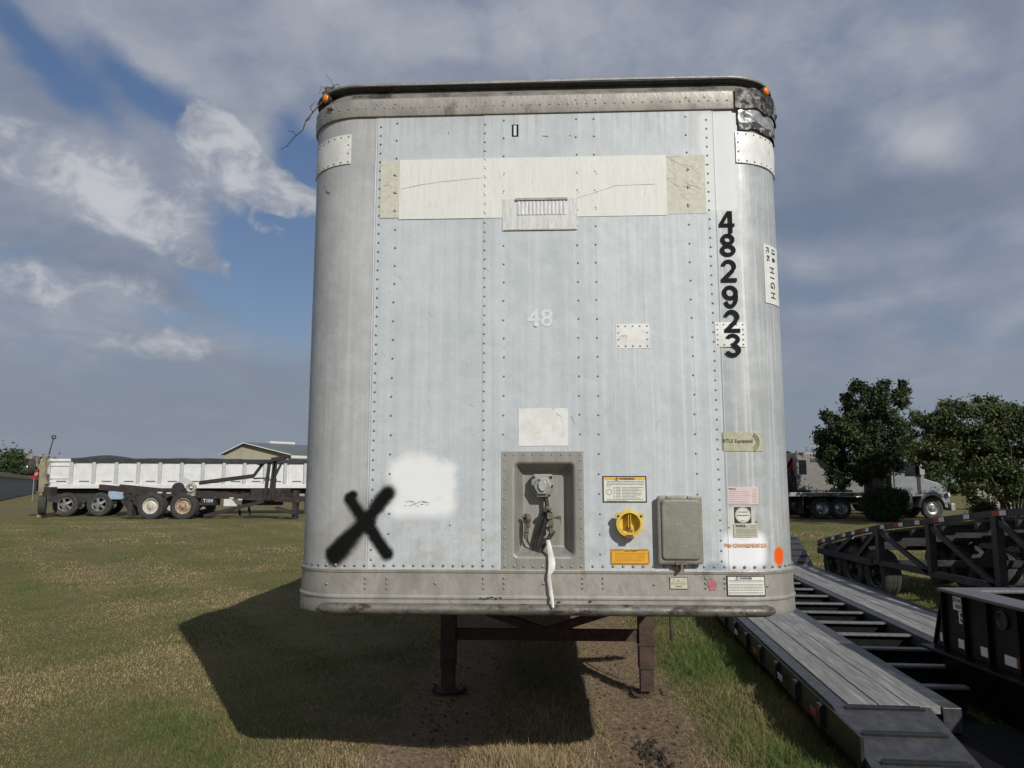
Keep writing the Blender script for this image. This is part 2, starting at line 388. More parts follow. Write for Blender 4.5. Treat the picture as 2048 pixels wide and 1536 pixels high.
bm2 = blade_mat('grass_dry', (.13, .092, .05), (.28, .21, .115), (.46, .37, .22))
def scatter(n, y0, y1, pw=1.0):
    y = y0+(y1-y0)*rng.random(n)**pw; x = rng.uniform(-1, 1, n)*(.74*y+.6); return x, y
G = []
for (n, y0, y1, hs, ws) in ((190000, 4.3, 8.5, 1.0, .0042), (150000, 8.5, 15, 1.0, .007), (90000, 15, 29, 1.15, .014)):
    x, y = scatter(n, y0, y1); d = dirt_mask(x, y)
    keep = rng.random(n) > d*1.02; x, y = x[keep], y[keep]
    hump = np.exp(-((x-.15-.05*(y-5.4))/.5)**2)
    right = sst(x, 1.2, 1.7)*(1-sst(y, 9, 16)*.6)
    h = (rng.uniform(.012, .034, len(x))+right*rng.uniform(.01, .08, len(x))+hump*rng.uniform(0, .06, len(x)))*hs
    pt = patchn(x, y); pt2 = patchn(x*2.3+5, y*2.1+3); h = h*(.55+.95*pt2*pt2*1.4)*np.where(rng.random(len(x)) < .02, 1.8, 1.0)
    tone = np.clip(rng.normal(.44, .18, len(x))+(pt-.5)*1.15+(pt2-.5)*-.45+hump*.30-right*.44+.06*(1-right), 0, 1)
    G.append((x, y, h, ws*rng.uniform(.7, 1.3, len(x)), rng.uniform(.35, .98, len(x)), tone))
cat_ = [np.concatenate([q[i] for q in G]) for i in range(6)]
blades('grass', *cat_, bm1)
# straw and dead stalks lying on the wheel tracks and the hump between them
n = 60000; x = rng.normal(.25, 1.0, n); y = rng.uniform(4.4, 11, n); x = x+.05*(y-5.4)
d = dirt_mask(x, y); k = rng.random(n) < (.45+.3*(1-d)); x, y, = x[k], y[k]
blades('dry_straw', x, y, rng.uniform(.03, .13, len(x)), np.full(len(x), .0028), rng.uniform(.9, .999, len(x)), rng.beta(2, 2.4, len(x)), bm2, base=.008)
# tufts of long yellow grass at the very front
tx_, ty_, th_ = [], [], []
for cx, cy, r_, k, hh in [(.02, 4.95, .17, 500, .16), (.2, 4.85, .2, 420, .13), (-.25, 4.9, .22, 340, .10), (.38, 4.95, .14, 200, .08), (-1.05, 5.0, .3, 380, .06), (-1.3, 4.8, .3, 300, .06), (.1, 5.15, .3, 300, .07), (2.0, 6.6, .07, 90, .10), (-.6, 4.75, .25, 260, .06)]:
    tx_.append(rng.normal(cx, r_*.5, k)); ty_.append(rng.normal(cy, r_*.4, k)); th_.append(rng.uniform(.4, 1.1, k)*hh)
x = np.concatenate(tx_); y = np.concatenate(ty_); h = np.concatenate(th_)
blades('dry_tall_grass', x, y, h, np.full(len(x), .0035), rng.uniform(.1, .8, len(x)), rng.uniform(.35, 1, len(x)), bm2)
# clods of soil
m_clod = mat('clod', (.055, .047, .038), (.03, .025, .02), 30, .95)
cb = MB()
for _ in range(90):
    x = random.gauss(.94, .05); y = random.gauss(5.25, .18); s_ = random.uniform(.006, .022)
    cb.box((x, y, gh(x, y)+s_*.5+random.random()*.02), (s_*1.5, s_*1.3, s_), (random.random()*3, random.random()*3, random.random()*3))
for _ in range(420):
    y = random.uniform(4.4, 8.5); x = random.choice((-.55, .88))+.05*(y-5.4)+random.gauss(0, .2); s_ = random.uniform(.004, .014)
    cb.box((x, y, gh(x, y)+s_*.3), (s_*1.5, s_*1.2, s_), (random.random()*3, random.random()*3, random.random()*3))
o = cb.build('soil_clods', m_clod, smooth=60); o['kind'] = 'stuff'

# ------------------------------------------------------------------ main van trailer
TX, TY, TA = .158, 3.848, -.0453
ZB, ZT, HW, CR = 1.11, 3.915, 1.295, .30
U1 = HW-CR; ARC = CR*math.pi/2
trl = thing('semi_trailer', 'weathered white box trailer nose marked with a black sprayed X and large numerals', 'trailer', (TX, TY, 0), TA)
Minv = (Matrix.Translation((TX, TY, 0)) @ Matrix.Rotation(TA, 4, 'Z')).inverted()
def surf(s, z, off=0.0, inset=0.0):
    """trailer skin at arc length s from the nose centre: local position pushed out by off"""
    sg = 1 if s >= 0 else -1; a = abs(s); r = CR-inset
    if a <= U1: return Vector((s, inset-off, z))
    if a <= U1+ARC:
        t = (a-U1)/CR; rr_ = r+off
        return Vector((sg*(U1+rr_*math.sin(t)), CR-rr_*math.cos(t), z))
    return Vector((sg*(HW-inset+off), CR+(a-U1-ARC), z))
def SZ(px, py):
    o = Minv @ Vector((0, 0, CAMH)); d = (Minv.to_3x3() @ ray(px, py))
    t = -o.y/d.y; p = o+d*t
    if abs(p.x) <= U1: return p.x, p.z
    sg = 1 if p.x > 0 else -1; cx, cy = sg*U1, CR
    ax, ay = o.x-cx, o.y-cy; A = d.x**2+d.y**2; B = 2*(ax*d.x+ay*d.y); Cc = ax*ax+ay*ay-CR*CR; D = B*B-4*A*Cc
    t = (-B-math.sqrt(max(D, 0)))/(2*A); p = o+d*t
    th = math.atan2(sg*(p.x-cx), -(p.y-cy)); return sg*(U1+CR*max(0, th)), p.z
def Sx(px, py): return SZ(px, py)[0]
def Zy(py, px=1090): return SZ(px, py)[1]

# skin paint with sprayed marks, in the trailer's own coordinates
def skin_mat(name, base1, base2, sprays=(), dirt_low=True, rough=.42, metal=.25):
    m = bpy.data.materials.new(name); m.use_nodes = True; t = NT(m.node_tree); b = m.node_tree.nodes['Principled BSDF']
    MATS[name] = m
    co = t.n('ShaderNodeTexCoord').outputs['Object']; x, y, z = t.sep(co)
    nA = t.noise(co, 2.2, 5, .6); nS = t.noise(t.mapping(co, sc=(26, 26, .55)), 1.0, 5, .65); nF = t.noise(co, 90, 3, .8); nP = t.noise(co, 240, 2, .8)
    nS2 = t.noise(t.mapping(co, sc=(70, 70, 1.1)), 1.0, 3, .6); nM = t.noise(co, 9, 6, .7)
    c = t.mix(t.ss(t.m('ADD', t.m('MULTIPLY', nA, .45), t.m('MULTIPLY', nS, .55)), .38, .62), base1, base2)
    xs_r = t.ss(x, .0, .75, .25, 1.0)
    c = t.mix(t.m('MULTIPLY', t.ss(nS2, .52, .68, 0, .55), xs_r), c, (.64, .66, .66))
    c = t.mix(t.m('MULTIPLY', t.ss(t.noise(t.mapping(co, loc=(4, 0, 2), sc=(45, 45, .9)), 1.0, 5, .7), .55, .68, 0, .30), xs_r), c, (.38, .40, .40))                      # pale water streaks
    c = t.mix(t.ss(nS, .60, .80, 0, .20), c, (.36, .37, .365))
    c = t.mix(t.ss(nF, .54, .70, 0, .42), c, (.33, .34, .34))                      # specks
    c = t.mix(t.ss(nP, .58, .68, 0, .45), c, (.70, .72, .73))
    c = t.mix(t.ss(nM, .52, .40, 0, .20), c, (.60, .63, .65))
    c = t.mix(t.m('MULTIPLY', t.ss(nM, .58, .70), .22), c, (.40, .37, .30))
    if dirt_low:
        c = t.mix(t.m('MULTIPLY', t.m('MULTIPLY', t.ss(z, 1.75, 1.40), .6), t.ss(nM, .42, .7)), c, (.40, .36, .29))
        c = t.mix(t.m('MULTIPLY', t.ss(z, 3.3, 3.75), t.ss(nS, .42, .68, 0, .55)), c, (.27, .26, .24))
    edge = t.m('MULTIPLY', t.m('SUBTRACT', t.noise(co, 28, 5, .65), .5), 1.0)
    cov_w = None
    for (cx, cz, rot, a, bb, r0, r1, colr, op, na) in sprays:
        xx = t.m('ADD', x, t.m('MULTIPLY', edge, na)); zz_ = t.m('ADD', z, t.m('MULTIPLY', t.m('SUBTRACT', nM, .5), na))
        msk = t.rr(xx, zz_, cx, cz, rot, a, bb, r0, r1)
        spk = t.m('MULTIPLY', msk, t.ss(t.m('ADD', nP, msk), .45, .75))
        c = t.mix(t.m('MULTIPLY', spk, op), c, colr); cov_w = spk if cov_w is None else t.m('MAXIMUM', cov_w, spk)
    t.l(c, b.inputs['Base Color']); t.l(t.m('MULTIPLY', t.m('SUBTRACT', 1.0, cov_w), metal), b.inputs['Metallic'])
    t.l(t.m('MULTIPLY_ADD', cov_w, .22, t.ss(nA, .2, .8, rough-.08, rough+.14)), b.inputs['Roughness'])
    t.l(t.m('MULTIPLY_ADD', cov_w, -.4, .5), b.inputs['Specular IOR Level'])
    bn = t.n('ShaderNodeBump'); bn.inputs['Strength'].default_value = .35; bn.inputs['Distance'].default_value = .004
    t.l(t.m('ADD', t.m('MULTIPLY', t.noise(co, 3.0, 3), 6.0), t.m('MULTIPLY', nF, .12)), bn.inputs['Height']); t.l(bn.outputs[0], b.inputs['Normal'])
    return m
def SX(px, py):
    s_, z_ = SZ(px, py); return surf(s_, z_).x, z_
def seg(p, q, r0, r1, col, op=1.0, na=.02):
    a = SX(*p); b = SX(*q); cx, cz = (a[0]+b[0])/2, (a[1]+b[1])/2; L = math.hypot(b[0]-a[0], b[1]-a[1])
    return (cx, cz, -math.atan2(b[1]-a[1], b[0]-a[0]), L/2, 0.0, r0, r1, col, op, na)
def rrect(x0, y0, x1, y1, r0, r1, col, op=1.0, na=.03):
    sx0 = SX(x0, (y0+y1)/2)[0]; sx1 = SX(x1, (y0+y1)/2)[0]; z0 = SZ((x0+x1)/2, y1)[1]; z1 = SZ((x0+x1)/2, y0)[1]
    m_ = (r0+r1)/2
    return ((sx0+sx1)/2, (z0+z1)/2, 0.0, max((sx1-sx0)/2-m_, .001), max((z1-z0)/2-m_, .001), r0, r1, col, op, na)
BLK = (.006, .006, .006); WHT = (.74, .75, .75); ORG = (.72, .11, .01)
SPR = [rrect(778, 922, 910, 1032, .02, .095, WHT, 1, .07), rrect(800, 908, 872, 960, .02, .10, WHT, .95, .05), rrect(790, 935, 905, 1022, .01, .05, WHT, 1, .03),
       rrect(1445, 1062, 1532, 1136, .03, .085, (.80, .81, .84), 1, .02), rrect(1456, 1012, 1508, 1078, .03, .07, (.66, .65, .58), .8, .02),
       rrect(1400, 225, 1474, 424, .015, .055, WHT, 1, .045), rrect(1380, 228, 1440, 300, .02, .10, WHT, .45, .05),
       seg((660, 1100), (730, 1028), .0, .14, (.16, .16, .155), .32), seg((700, 1000), (735, 1060), .0, .11, (.16, .16, .155), .25), seg((740, 1010), (770, 985), .0, .12, (.16, .16, .155), .25),
       seg((668, 1108), (735, 1040), .022, .062, BLK), seg((735, 1040), (774, 988), .018, .050, BLK), seg((668, 1110), (682, 1096), .026, .072, BLK), seg((755, 1010), (777, 985), .012, .060, BLK), seg((672, 1112), (700, 1080), .012, .075, BLK),
       seg((700, 1000), (736, 1052), .014, .052, BLK), seg((736, 1052), (774, 1108), .018, .050, BLK), seg((698, 996), (706, 990), .012, .034, BLK),
       seg((1558, 1105), (1558, 1118), .020, .038, ORG, 1, .01), seg((1559, 1118), (1559, 1134), .004, .010, ORG, 1, .0), seg((1563, 1116), (1563, 1131), .002, .006, ORG, 1, .0),
       (SZ(1428, 1142)[0], SZ(1428, 1142)[1], 0, .01, .005, .02, .055, (.22, .28, .36), .75, .02),
       rrect(1040, 905, 1110, 925, .02, .05, (.6, .55, .42), .4, .03)]
m_skin = skin_mat('painted_aluminium', (.435, .475, .495), (.52, .56, .58), SPR, rough=.50, metal=.08)
MUD = dict(c3=(.17, .15, .12), s3=7, lo3=.52, hi3=.75)
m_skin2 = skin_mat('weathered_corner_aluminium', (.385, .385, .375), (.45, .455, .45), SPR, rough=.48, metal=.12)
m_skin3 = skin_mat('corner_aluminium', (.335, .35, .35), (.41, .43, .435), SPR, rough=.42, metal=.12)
m_rail = mat('rail_aluminium', (.30, .285, .25), (.42, .40, .36), 7, .5, .35, .15, 60, sc=(1, 1, .6), **MUD)
m_trail = mat('sooty_rail', (.26, .245, .215), (.18, .165, .145), 9, .6, .2, .1, 60, c3=(.045, .042, .04), s3=5, lo3=.50, hi3=.66)
m_dark = mat('black_seal', (.030, .030, .030), (.055, .052, .05), 30, .7, 0, .3, 40)
m_rivet = mat('rivet_metal', (.25, .25, .245), (.33, .33, .32), 40, .45, .5)
m_patch = mat('patch_white', (.74, .74, .71), (.66, .66, .62), 14, .45, .05, .1, 50, c3=(.5, .48, .42), s3=25, lo3=.6, hi3=.72)
m_cream = mat('faded_film', (.72, .72, .67), (.67, .67, .63), 10, .5, 0, .1, 60, sc=(8, 8, .6), c3=(.50, .50, .46), s3=30, lo3=.58, hi3=.7)
m_yfilm = mat('yellowed_film', (.56, .55, .455), (.52, .51, .43), 25, .55, 0, .15, 50, c3=(.43, .43, .36), s3=35, lo3=.55, hi3=.68)
m_ghost = mat('ghost_white', (.66, .68, .68), (.60, .62, .62), 30, .45)
m_ink = mat('ink_black', (.010, .012, .014), (.018, .020, .024), 60, .85, spec=.12)
m_steel = mat('galvanised', (.36, .36, .33), (.28, .28, .25), 18, .5, .45, .1, 50)
m_boxg = mat('box_grey', (.27, .26, .215), (.22, .215, .18), 14, .55, .3, .15, 80, c3=(.17, .145, .11), s3=11, lo3=.56, hi3=.74, detail=8)
m_tray = mat('tray_grey', (.33, .325, .285), (.27, .265, .235), 4, .5, .35, .08, 80, sc=(8, 8, .8), c3=(.2, .18, .14), s3=9, lo3=.62, hi3=.78)
m_rub = mat('black_rubber', (.022, .022, .022), (.045, .043, .04), 25, .75, 0, .3, 60)
m_rust = mat('rusty_steel', (.052, .032, .025), (.090, .052, .038), 14, .8, .1, .5, 50, c3=(.03, .024, .021), s3=5)
m_amber = mat('amber_lens', (.85, .25, .02), (.65, .16, .01), 40, .25)
m_yell = mat('yellow_plastic', (.72, .50, .07), (.60, .42, .07), 20, .6, c3=(.40, .27, .08), s3=30, lo3=.56, hi3=.72)
m_strap = mat('strap_white', (.74, .73, .69), (.6, .58, .53), 20, .8, 0, .3, 80)

def plate(name, s0, s1, z0, z1, off, m, parent, th=None, n=None, label=None, wob=0.0, kind=None):
    th = off if th is None else th
    nu = n or max(2, int((s1-s0)/.03)+1); us = lin(s0, s1, nu); zs = lin(z0, z1, 2 if not wob else 8)
    q = MB()
    f = lambda u, z: surf(u, z, off+(wob*(math.sin(u*31+z*17)+math.sin(z*43)) if wob else 0))
    q.grid(f, us, zs)
    ring = [(u, z0) for u in us]+[(s1, z) for z in zs[1:]]+[(u, z1) for u in us[::-1][1:]]+[(s0, z) for z in zs[::-1][1:-1]]
    n_ = len(ring); vs = [f(*p) for p in ring]+[surf(p[0], p[1], off-th-.001) for p in ring]
    q.add(vs, [(i, (i+1) % n_, n_+(i+1) % n_, n_+i) for i in range(n_)])
    return q.build(name, m, parent, smooth=40, label=label, kind=kind)
def plate_px(name, x0, y0, x1, y1, off, m, parent, **kw):
    ym = (y0+y1)/2; xm = (x0+x1)/2
    return plate(name, Sx(x0, ym), Sx(x1, ym), SZ(xm, y1)[1], SZ(xm, y0)[1], off, m, parent, **kw)
def rivet(q, s, z, r=.0062, off=0.0):
    """low dome"""
    c = surf(s, z, off); nn = (surf(s, z, off+.01)-c).normalized(); u = Vector((0, 0, 1)); w = nn.cross(u)
    vs = []; n = 8
    for rr_, h in ((r, 0), (r*.75, r*.45)):
        for i in range(n):
            t = 2*math.pi*i/n; vs.append(c+(u*math.cos(t)+w*math.sin(t))*rr_+nn*h)
    vs.append(c+nn*r*.62)
    fs = [(i, (i+1) % n, n+(i+1) % n, n+i) for i in range(n)]+[(n+i, n+(i+1) % n, 2*n) for i in range(n)]
    q.add(vs, fs)

Z_RT = Zy(226)                      # lower edge of the top rail
Z_BR = Zy(1141)                     # top of the bottom rail
Z_UP = Zy(193)                      # upper edge of riveted band
S_L, S_M, S_R = -.885, Sx(967, 700), .895
# recess
RX0, RX1 = Sx(1003, 1020), Sx(1168, 1020); RZ1 = Zy(903); 
# front sheets
def sheet(name, rects, off, label=None, m=None):
    q = MB()
    for a, b_, z0, z1 in rects:
        n = max(2, int((b_-a)/.04)); q.grid(lambda u, z: surf(u, z, off), lin(a, b_, n), lin(z0, z1, 8))
    return q.build(name, m or m_skin, trl, smooth=50, label=label)
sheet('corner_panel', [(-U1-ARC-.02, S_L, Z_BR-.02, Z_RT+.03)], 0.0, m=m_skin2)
sheet('front_panel', [(S_L-.002, S_M, Z_BR-.02, Z_RT+.03)], 0.002)
sheet('front_panel', [(S_M-.004, RX0, Z_BR-.02, Z_RT+.03), (RX0, RX1, RZ1, Z_RT+.03), (RX1, S_R+.012, Z_BR-.02, Z_RT+.03)], 0.004)
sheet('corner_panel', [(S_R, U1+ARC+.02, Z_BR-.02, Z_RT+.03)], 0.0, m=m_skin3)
# panel lap edges
for s_, o_ in ((S_L-.002, .0025), (S_M-.004, .0045), (S_R+.012, .0045)):
    q = MB(); q.grid(lambda u, z: surf(s_, z, u), [-.001, o_], lin(Z_BR, Z_RT, 3)); q.build('panel_lap', m_rivet, trl)
# corner posts behind lap: thin raised beads
for s_ in (S_R+.020, S_L-.010):
    q = MB(); q.grid(lambda u, z: surf(s_+u*.004, z, .0005+.0022*math.cos(u*1.57)), lin(-1, 1, 5), lin(Z_BR, Z_RT, 3)); q.build('seam_bead', m_skin, trl, smooth=60)

# body shell behind the nose
L = 14.5; S_E = U1+ARC
q = MB(); q.bb(-HW, -HW+.04, CR+.01, L, ZB+.02, ZT-.03); q.build('side_wall', m_skin, trl)
q = MB(); q.bb(HW-.04, HW, CR+.01, L, ZB+.02, ZT-.03); q.build('side_wall', m_skin, trl)
q = MB(); q.bb(-HW+.06, HW-.06, CR, L, ZB+.05, ZB+.20); q.build('floor', m_rust, trl)
q = MB(); q.bb(-HW+.04, HW-.04, L-.05, L, ZB+.05, ZT-.05); q.build('rear_door', m_skin, trl)
# roof with rounded front
q = MB(); ro = [surf(u, ZT-.006, -.07) for u in lin(-S_E, S_E, 41)]
vs = [Vector((p.x, p.y, ZT-.006)) for p in ro]+[Vector((HW-.06, L, ZT-.006)), Vector((-HW+.06, L, ZT-.006))]
q.add(vs, [tuple(range(len(vs)))]); q.build('roof', m_trail, trl)
# nose floor plate underneath
q = MB(); vs = [surf(u, ZB+.004, -.02) for u in lin(-S_E, S_E, 41)]+[Vector((HW-.05, 1.6, ZB+.004)), Vector((-HW+.05, 1.6, ZB+.004))]
q.add(vs, [tuple(range(len(vs)))]); q.build('nose_underside', m_rust, trl)

def sweep(name, prof, m, s0=-S_E-.8, s1=S_E+.8, n=90, smooth=35, label=None, wob=0):
    q = MB(); us = lin(s0, s1, n)
    pts = prof; nu = len(us)
    vs = [surf(u, z+(wob*math.sin(u*3.1+k) if wob else 0), o) for k, (o, z) in enumerate(pts) for u in us]
    q.add(vs, [(j*nu+i, j*nu+i+1, (j+1)*nu+i+1, (j+1)*nu+i) for j in range(len(pts)-1) for i in range(nu-1)])
    return q.build(name, m, trl, smooth=smooth, label=label)
sweep('top_rail', [(-.002, Z_RT-.004), (.012, Z_RT-.004), (.014, Z_RT), (.014, Z_UP), (.010, Z_UP+.003), (.004, Z_UP+.004)], m_rail)
Z_T2 = Zy(178)
sweep('roof_cap', [(.004, Z_UP+.002), (.004, Z_UP+.012), (-.012, Z_T2-.01), (-.028, Z_T2+.008), (-.034, ZT-.022)], m_trail)
sweep('roof_seal', [(-.034, ZT-.024), (-.030, ZT-.020), (.002, ZT-.016), (.008, ZT-.012), (.006, ZT-.003), (-.02, ZT), (-.075, ZT-.002)], m_dark, wob=.0015)
sweep('roof_edge', [(.009, ZT-.006), (.010, ZT+.004), (.004, ZT+.010), (-.03, ZT+.013), (-.09, ZT+.010)], m_steel, wob=.002)
# bottom rail
ZL = Zy(1196); ZD = Zy(1213)
sweep('bottom_rail', [(0, Z_BR+.004), (.010, Z_BR+.004), (.012, Z_BR), (.010, Z_BR-.012), (.006, Z_BR-.016), (.006, Z_BR-.022), (.008, ZL+.012), (.014, ZL+.004), (.014, ZL-.004), (.009, ZL-.010), (.009, ZD), (.011, ZB+.012), (.006, ZB), (-.05, ZB)], m_rail, smooth=30)
# bumper tube
zt_ = Zy(1219); a_, b_ = Sx(641, 1217), Sx(1545, 1219)
q = MB(); us = lin(a_, b_, 60); n_ = 10; vs = []
for u in us:
    k = min(1, (u-a_)/.012+.55, (b_-u)/.012+.55)
    for i in range(n_):
        t_ = math.pi*(i/(n_-1)); vs.append(surf(u, zt_+.028*math.cos(t_)*k, .008+.034*math.sin(t_)*k))
q.add(vs, [(j*n_+i, j*n_+i+1, (j+1)*n_+i+1, (j+1)*n_+i) for j in range(len(us)-1) for i in range(n_-1)]+[tuple(range(n_)), tuple(range((len(us)-1)*n_, len(us)*n_))])
m_bump = mat('worn_bumper', (.22, .21, .185), (.13, .125, .11), 8, .55, .4, .2, 60, c3=(.06, .045, .035), s3=11, lo3=.50, hi3=.62, sc=(1, 1, 2))
q.build('bumper_bar', m_bump, trl, smooth=60)
# rivets
_riv = rivet; qx = MB()
def segd(p, a, b):
    a, b, p = Vector(a), Vector(b), Vector(p); t_ = max(0, min(1, (p-a).dot(b-a)/(b-a).length_squared)); return (p-a-(b-a)*t_).length
XS_ = [(SZ(668, 1108), SZ(774, 988)), (SZ(700, 995), SZ(774, 1108))]
def rivet(q, s, z, *a):
    _riv(qx if min(segd((s, z), *k) for k in XS_) < .038 else q, s, z, *a)
q = MB()
zlo, zhi = Z_BR+.05, Z_RT-.03
for px_, py_, st in ((741, 939, .05), (969, 600, .05), (1437, 1000, .05)):
    s = Sx(px_, py_); z = zlo
    if px_ == 1437: s = .877
    if px_ == 741: s = -.868
    while z < zhi:
        rivet(q, s+random.uniform(-.001, .001), z, .0058, .005); z += st
for px_, py_ in ((781, 938), (1007.7, 600), (1157, 640), (1194, 640), (1395, 1000)):
    s = Sx(px_, py_); z = zlo+.03
    while z < zhi:
        if not (px_ in (1007.7, 1157) and z < RZ1+.01): rivet(q, s+random.uniform(-.002, .002), z+random.uniform(-.002, .002), .0058, .005)
        z += .0995
s = -S_E+.02
while s < S_E:                                                  # row above the bottom rail
    if not RX0 < s < RX1: rivet(q, s, Z_BR+.022, .0078, .004)
    s += .0497
s = -S_E+.02
while s < S_E:
    if s < Sx(1462, 205): rivet(q, s, Zy(211), .0058, .014)
    s += .0497
for px_ in (756, 792, 972, 1009, 1152, 1190, 1371, 1408):
    rivet(q, Sx(px_, 205), Zy(204), .0058, .014)
for px_ in (731, 774, 967, 1008, 1165, 1206, 1411, 1449):
    for py_ in (1156, 1166, 1176): rivet(q, Sx(px_, 1166), SZ(px_, py_)[1], .0062, .009)
for px_, py_ in ((655, 1167), (871, 1166), (1087, 1167), (1308, 1169), (1533, 1172)): rivet(q, *SZ(px_, py_), .007, .009)
for px_, py_ in ((1513, 1043), (1458, 1055), (897, 266), (1411, 330), (900, 1050)): rivet(q, *SZ(px_, py_), .005, .002)
q.build('rivets', m_rivet, trl, smooth=60, kind='stuff'); rivet = _riv
qx.build('painted_rivets', m_ink, trl, smooth=60, kind='stuff', label='rivets sprayed black by the X')

# recessed service tray
RZ0 = Z_BR+.001
m1 = .062
def tray(u, z):
    x0, x1 = Sx(1027, 1020), Sx(1150, 1020); z0, z1 = Zy(1115), Zy(925)
    cx, cz = (x0+x1)/2, (z0+z1)/2; hx, hz = (x1-x0)/2-.025, (z1-z0)/2-.025
    ddx = max(abs(u-cx)-hx, 0); ddz = max(abs(z-cz)-hz, 0); d = math.hypot(ddx, ddz)
    if abs(u-cx) < hx and abs(z-cz) < hz: d = -min(hx-abs(u-cx), hz-abs(z-cz))
    t_ = min(1, max(0, (.028-d)/.055)); t_ = t_*t_*(3-2*t_)
    return surf(u, z, .0065-.085*t_)
q = MB(); q.grid(tray, lin(RX0, RX1, 90), lin(RZ0, RZ1, 120))
q.add([surf(RX0, RZ0, .0065), surf(RX0, RZ1, .0065), surf(RX1, RZ1, .0065), surf(RX1, RZ0, .0065), surf(RX0, RZ0, 0), surf(RX0, RZ1, 0), surf(RX1, RZ1, 0), surf(RX1, RZ0, 0)], [(0,1,5,4),(1,2,6,5),(2,3,7,6)])
tr = q.build('service_tray', m_tray, trl, smooth=50)
q = MB()
for i in range(9):
    s = RX0+.017+(RX1-RX0-.034)*i/8; rivet(q, s, RZ1-.016, .0055, .0065); rivet(q, s, RZ0+.02, .0075, .0065)
z = RZ1-.045
while z > RZ0+.05:
    rivet(q, RX0+.015, z, .0055, .0065); rivet(q, RX1-.015, z, .0055, .0065); z -= .048
q.build('tray_rivets', m_rivet, tr, smooth=60, kind='stuff')
def loc(px_, py_, off):               # local point seen at a pixel, a given distance out from the nose plane
    o = Minv @ Vector((0, 0, CAMH)); d = (Minv.to_3x3() @ ray(px_, py_)); t_ = (-off-o.y)/d.y; return o+d*t_
# seven pin socket
c = loc(1085, 972, -.05); q = MB()
q.prism([(a, b) for a, b in ((-.055, .052), (-.04, .06), (.04, .06), (.055, .052), (.058, -.01), (.03, -.055), (-.03, -.055), (-.058, -.01))], c+Vector((0, .018, 0)), (1, 0, 0), (0, 0, 1), (0, -1, 0), .05)
q.prism([(.047*math.cos(R(60*k+0)), .047*math.sin(R(60*k+0))) for k in range(6)], c+Vector((0, -.03, 0)), (1, 0, 0), (0, 0, 1), (0, -1, 0), .018)
so = q.build('electric_socket', m_steel, trl, bevel=.004)
q = MB(); q.prism([(.022*math.cos(R(22.5+45*k)), .032*math.sin(R(22.5+45*k))) for k in range(8)], c+Vector((0, -.05, .004)), (1, 0, 0), (0, 0, 1), (0, -1, 0), .010)
q.box(c+Vector((0, -.055, .034)), (.03, .012, .012))
q.build('socket_lid', mat('lid_grey', (.46, .46, .42), (.38, .38, .34), 30, .5, .3), so, bevel=.003)
for a, b in ((-.044, .045), (.044, .045), (-.048, 0), (.048, 0), (.034, -.047)):
    q = MB(); q.lathe(c+Vector((a, -.031, b)), (0, -1, 0), [(.0075, 0), (.0075, .006), (.0, .007)], 10); q.build('socket_bolt', m_rub, so)
# hoses and glad hands
h0 = loc(1071, 1110, -.055)
def hose(name, pts, r, m):
    P3 = [Vector(p) for p in pts]; out = []
    for i in range(len(P3)-1):
        a0 = P3[max(i-1, 0)]; a1 = P3[i]; a2 = P3[i+1]; a3 = P3[min(i+2, len(P3)-1)]
        for k in range(8):
            t_ = k/8; out.append(.5*((2*a1)+(-a0+a2)*t_+(2*a0-5*a1+4*a2-a3)*t_*t_+(-a0+3*a1-3*a2+a3)*t_**3))
    out.append(P3[-1]); return MB().tube(out, r, 10).build(name, m, trl, smooth=60)
m_conduit = mat('conduit_purple', (.075, .05, .048), (.12, .085, .075), 60, .6)
hose('air_hose', [h0, loc(1080, 1075, -.03), loc(1092, 1040, -.01), loc(1100, 1022, -.01)], .013, m_rub)
hose('air_hose', [h0+Vector((-.01, 0, 0)), loc(1074, 1075, -.04), loc(1086, 1035, -.03), loc(1094, 1010, -.03), loc(1088, 985, -.045)], .011, m_rub)
q = MB()
for i in range(16):
    t_ = i/15; p = h0.lerp(loc(1104, 1062, -.015), t_)+Vector((.008, -.012, 0)); q.lathe(p, (loc(1104, 1062, -.015)-h0), [(.010, -.002), (.0145, 0), (.010, .002)], 12)
q.tube([h0+Vector((.008, -.012, 0)), loc(1104, 1062, -.015)+Vector((.008, -.012, 0))], .0105, 10)
q.build('ribbed_conduit', m_conduit, trl, smooth=40)
hose('brake_hose', [h0, loc(1062, 1095, -.05), loc(1054, 1078, -.04), loc(1054, 1062, -.02)], .005, m_rub)
q = MB(); q.lathe(h0+Vector((0, .004, 0)), (0, -1, 0), [(.012, .0), (.024, .004), (.029, .002), (.031, -.004)], 24); q.build('hose_grommet', m_strap, trl, smooth=50)
m_cast = mat('cast_iron', (.10, .09, .075), (.16, .14, .11), 30, .6, .3, .3, 80)
def gladhand(cx, cy, off, k):
    c = loc(cx, cy, off); q = MB()
    q.lathe(c+Vector((0, 0, .03)), (k*.9, -.45, 0), [(0, -.016), (.022, -.016), (.027, -.006), (.027, .008), (.018, .012), (.012, .006), (0, .006)], 20)
    q.box(c+Vector((0, 0, -.005)), (.022, .03, .062)); q.cyl(c+Vector((0, 0, -.03)), c+Vector((k*.004, .0, -.068)), .012, .010, 10)
    q.box(c+Vector((.014*k, 0, .042)), (.02, .02, .012)); q.box(c+Vector((-.012*k, -.005, .01)), (.014, .024, .05))
    return q.build('glad_hand', m_cast, trl, bevel=.003)
gladhand(1053, 1050, -.01, -1); 
c = loc(1101, 1040, -.0); q = MB()
q.cyl(c+Vector((0, 0, .035)), c+Vector((0, 0, -.07)), .012, .009, 10); q.box(c+Vector((-.002, 0, .02)), (.03, .03, .03)); q.box(c+Vector((.004, 0, -.018)), (.026, .03, .028)); q.box(c+Vector((.004, 0, -.055)), (.018, .022, .016))
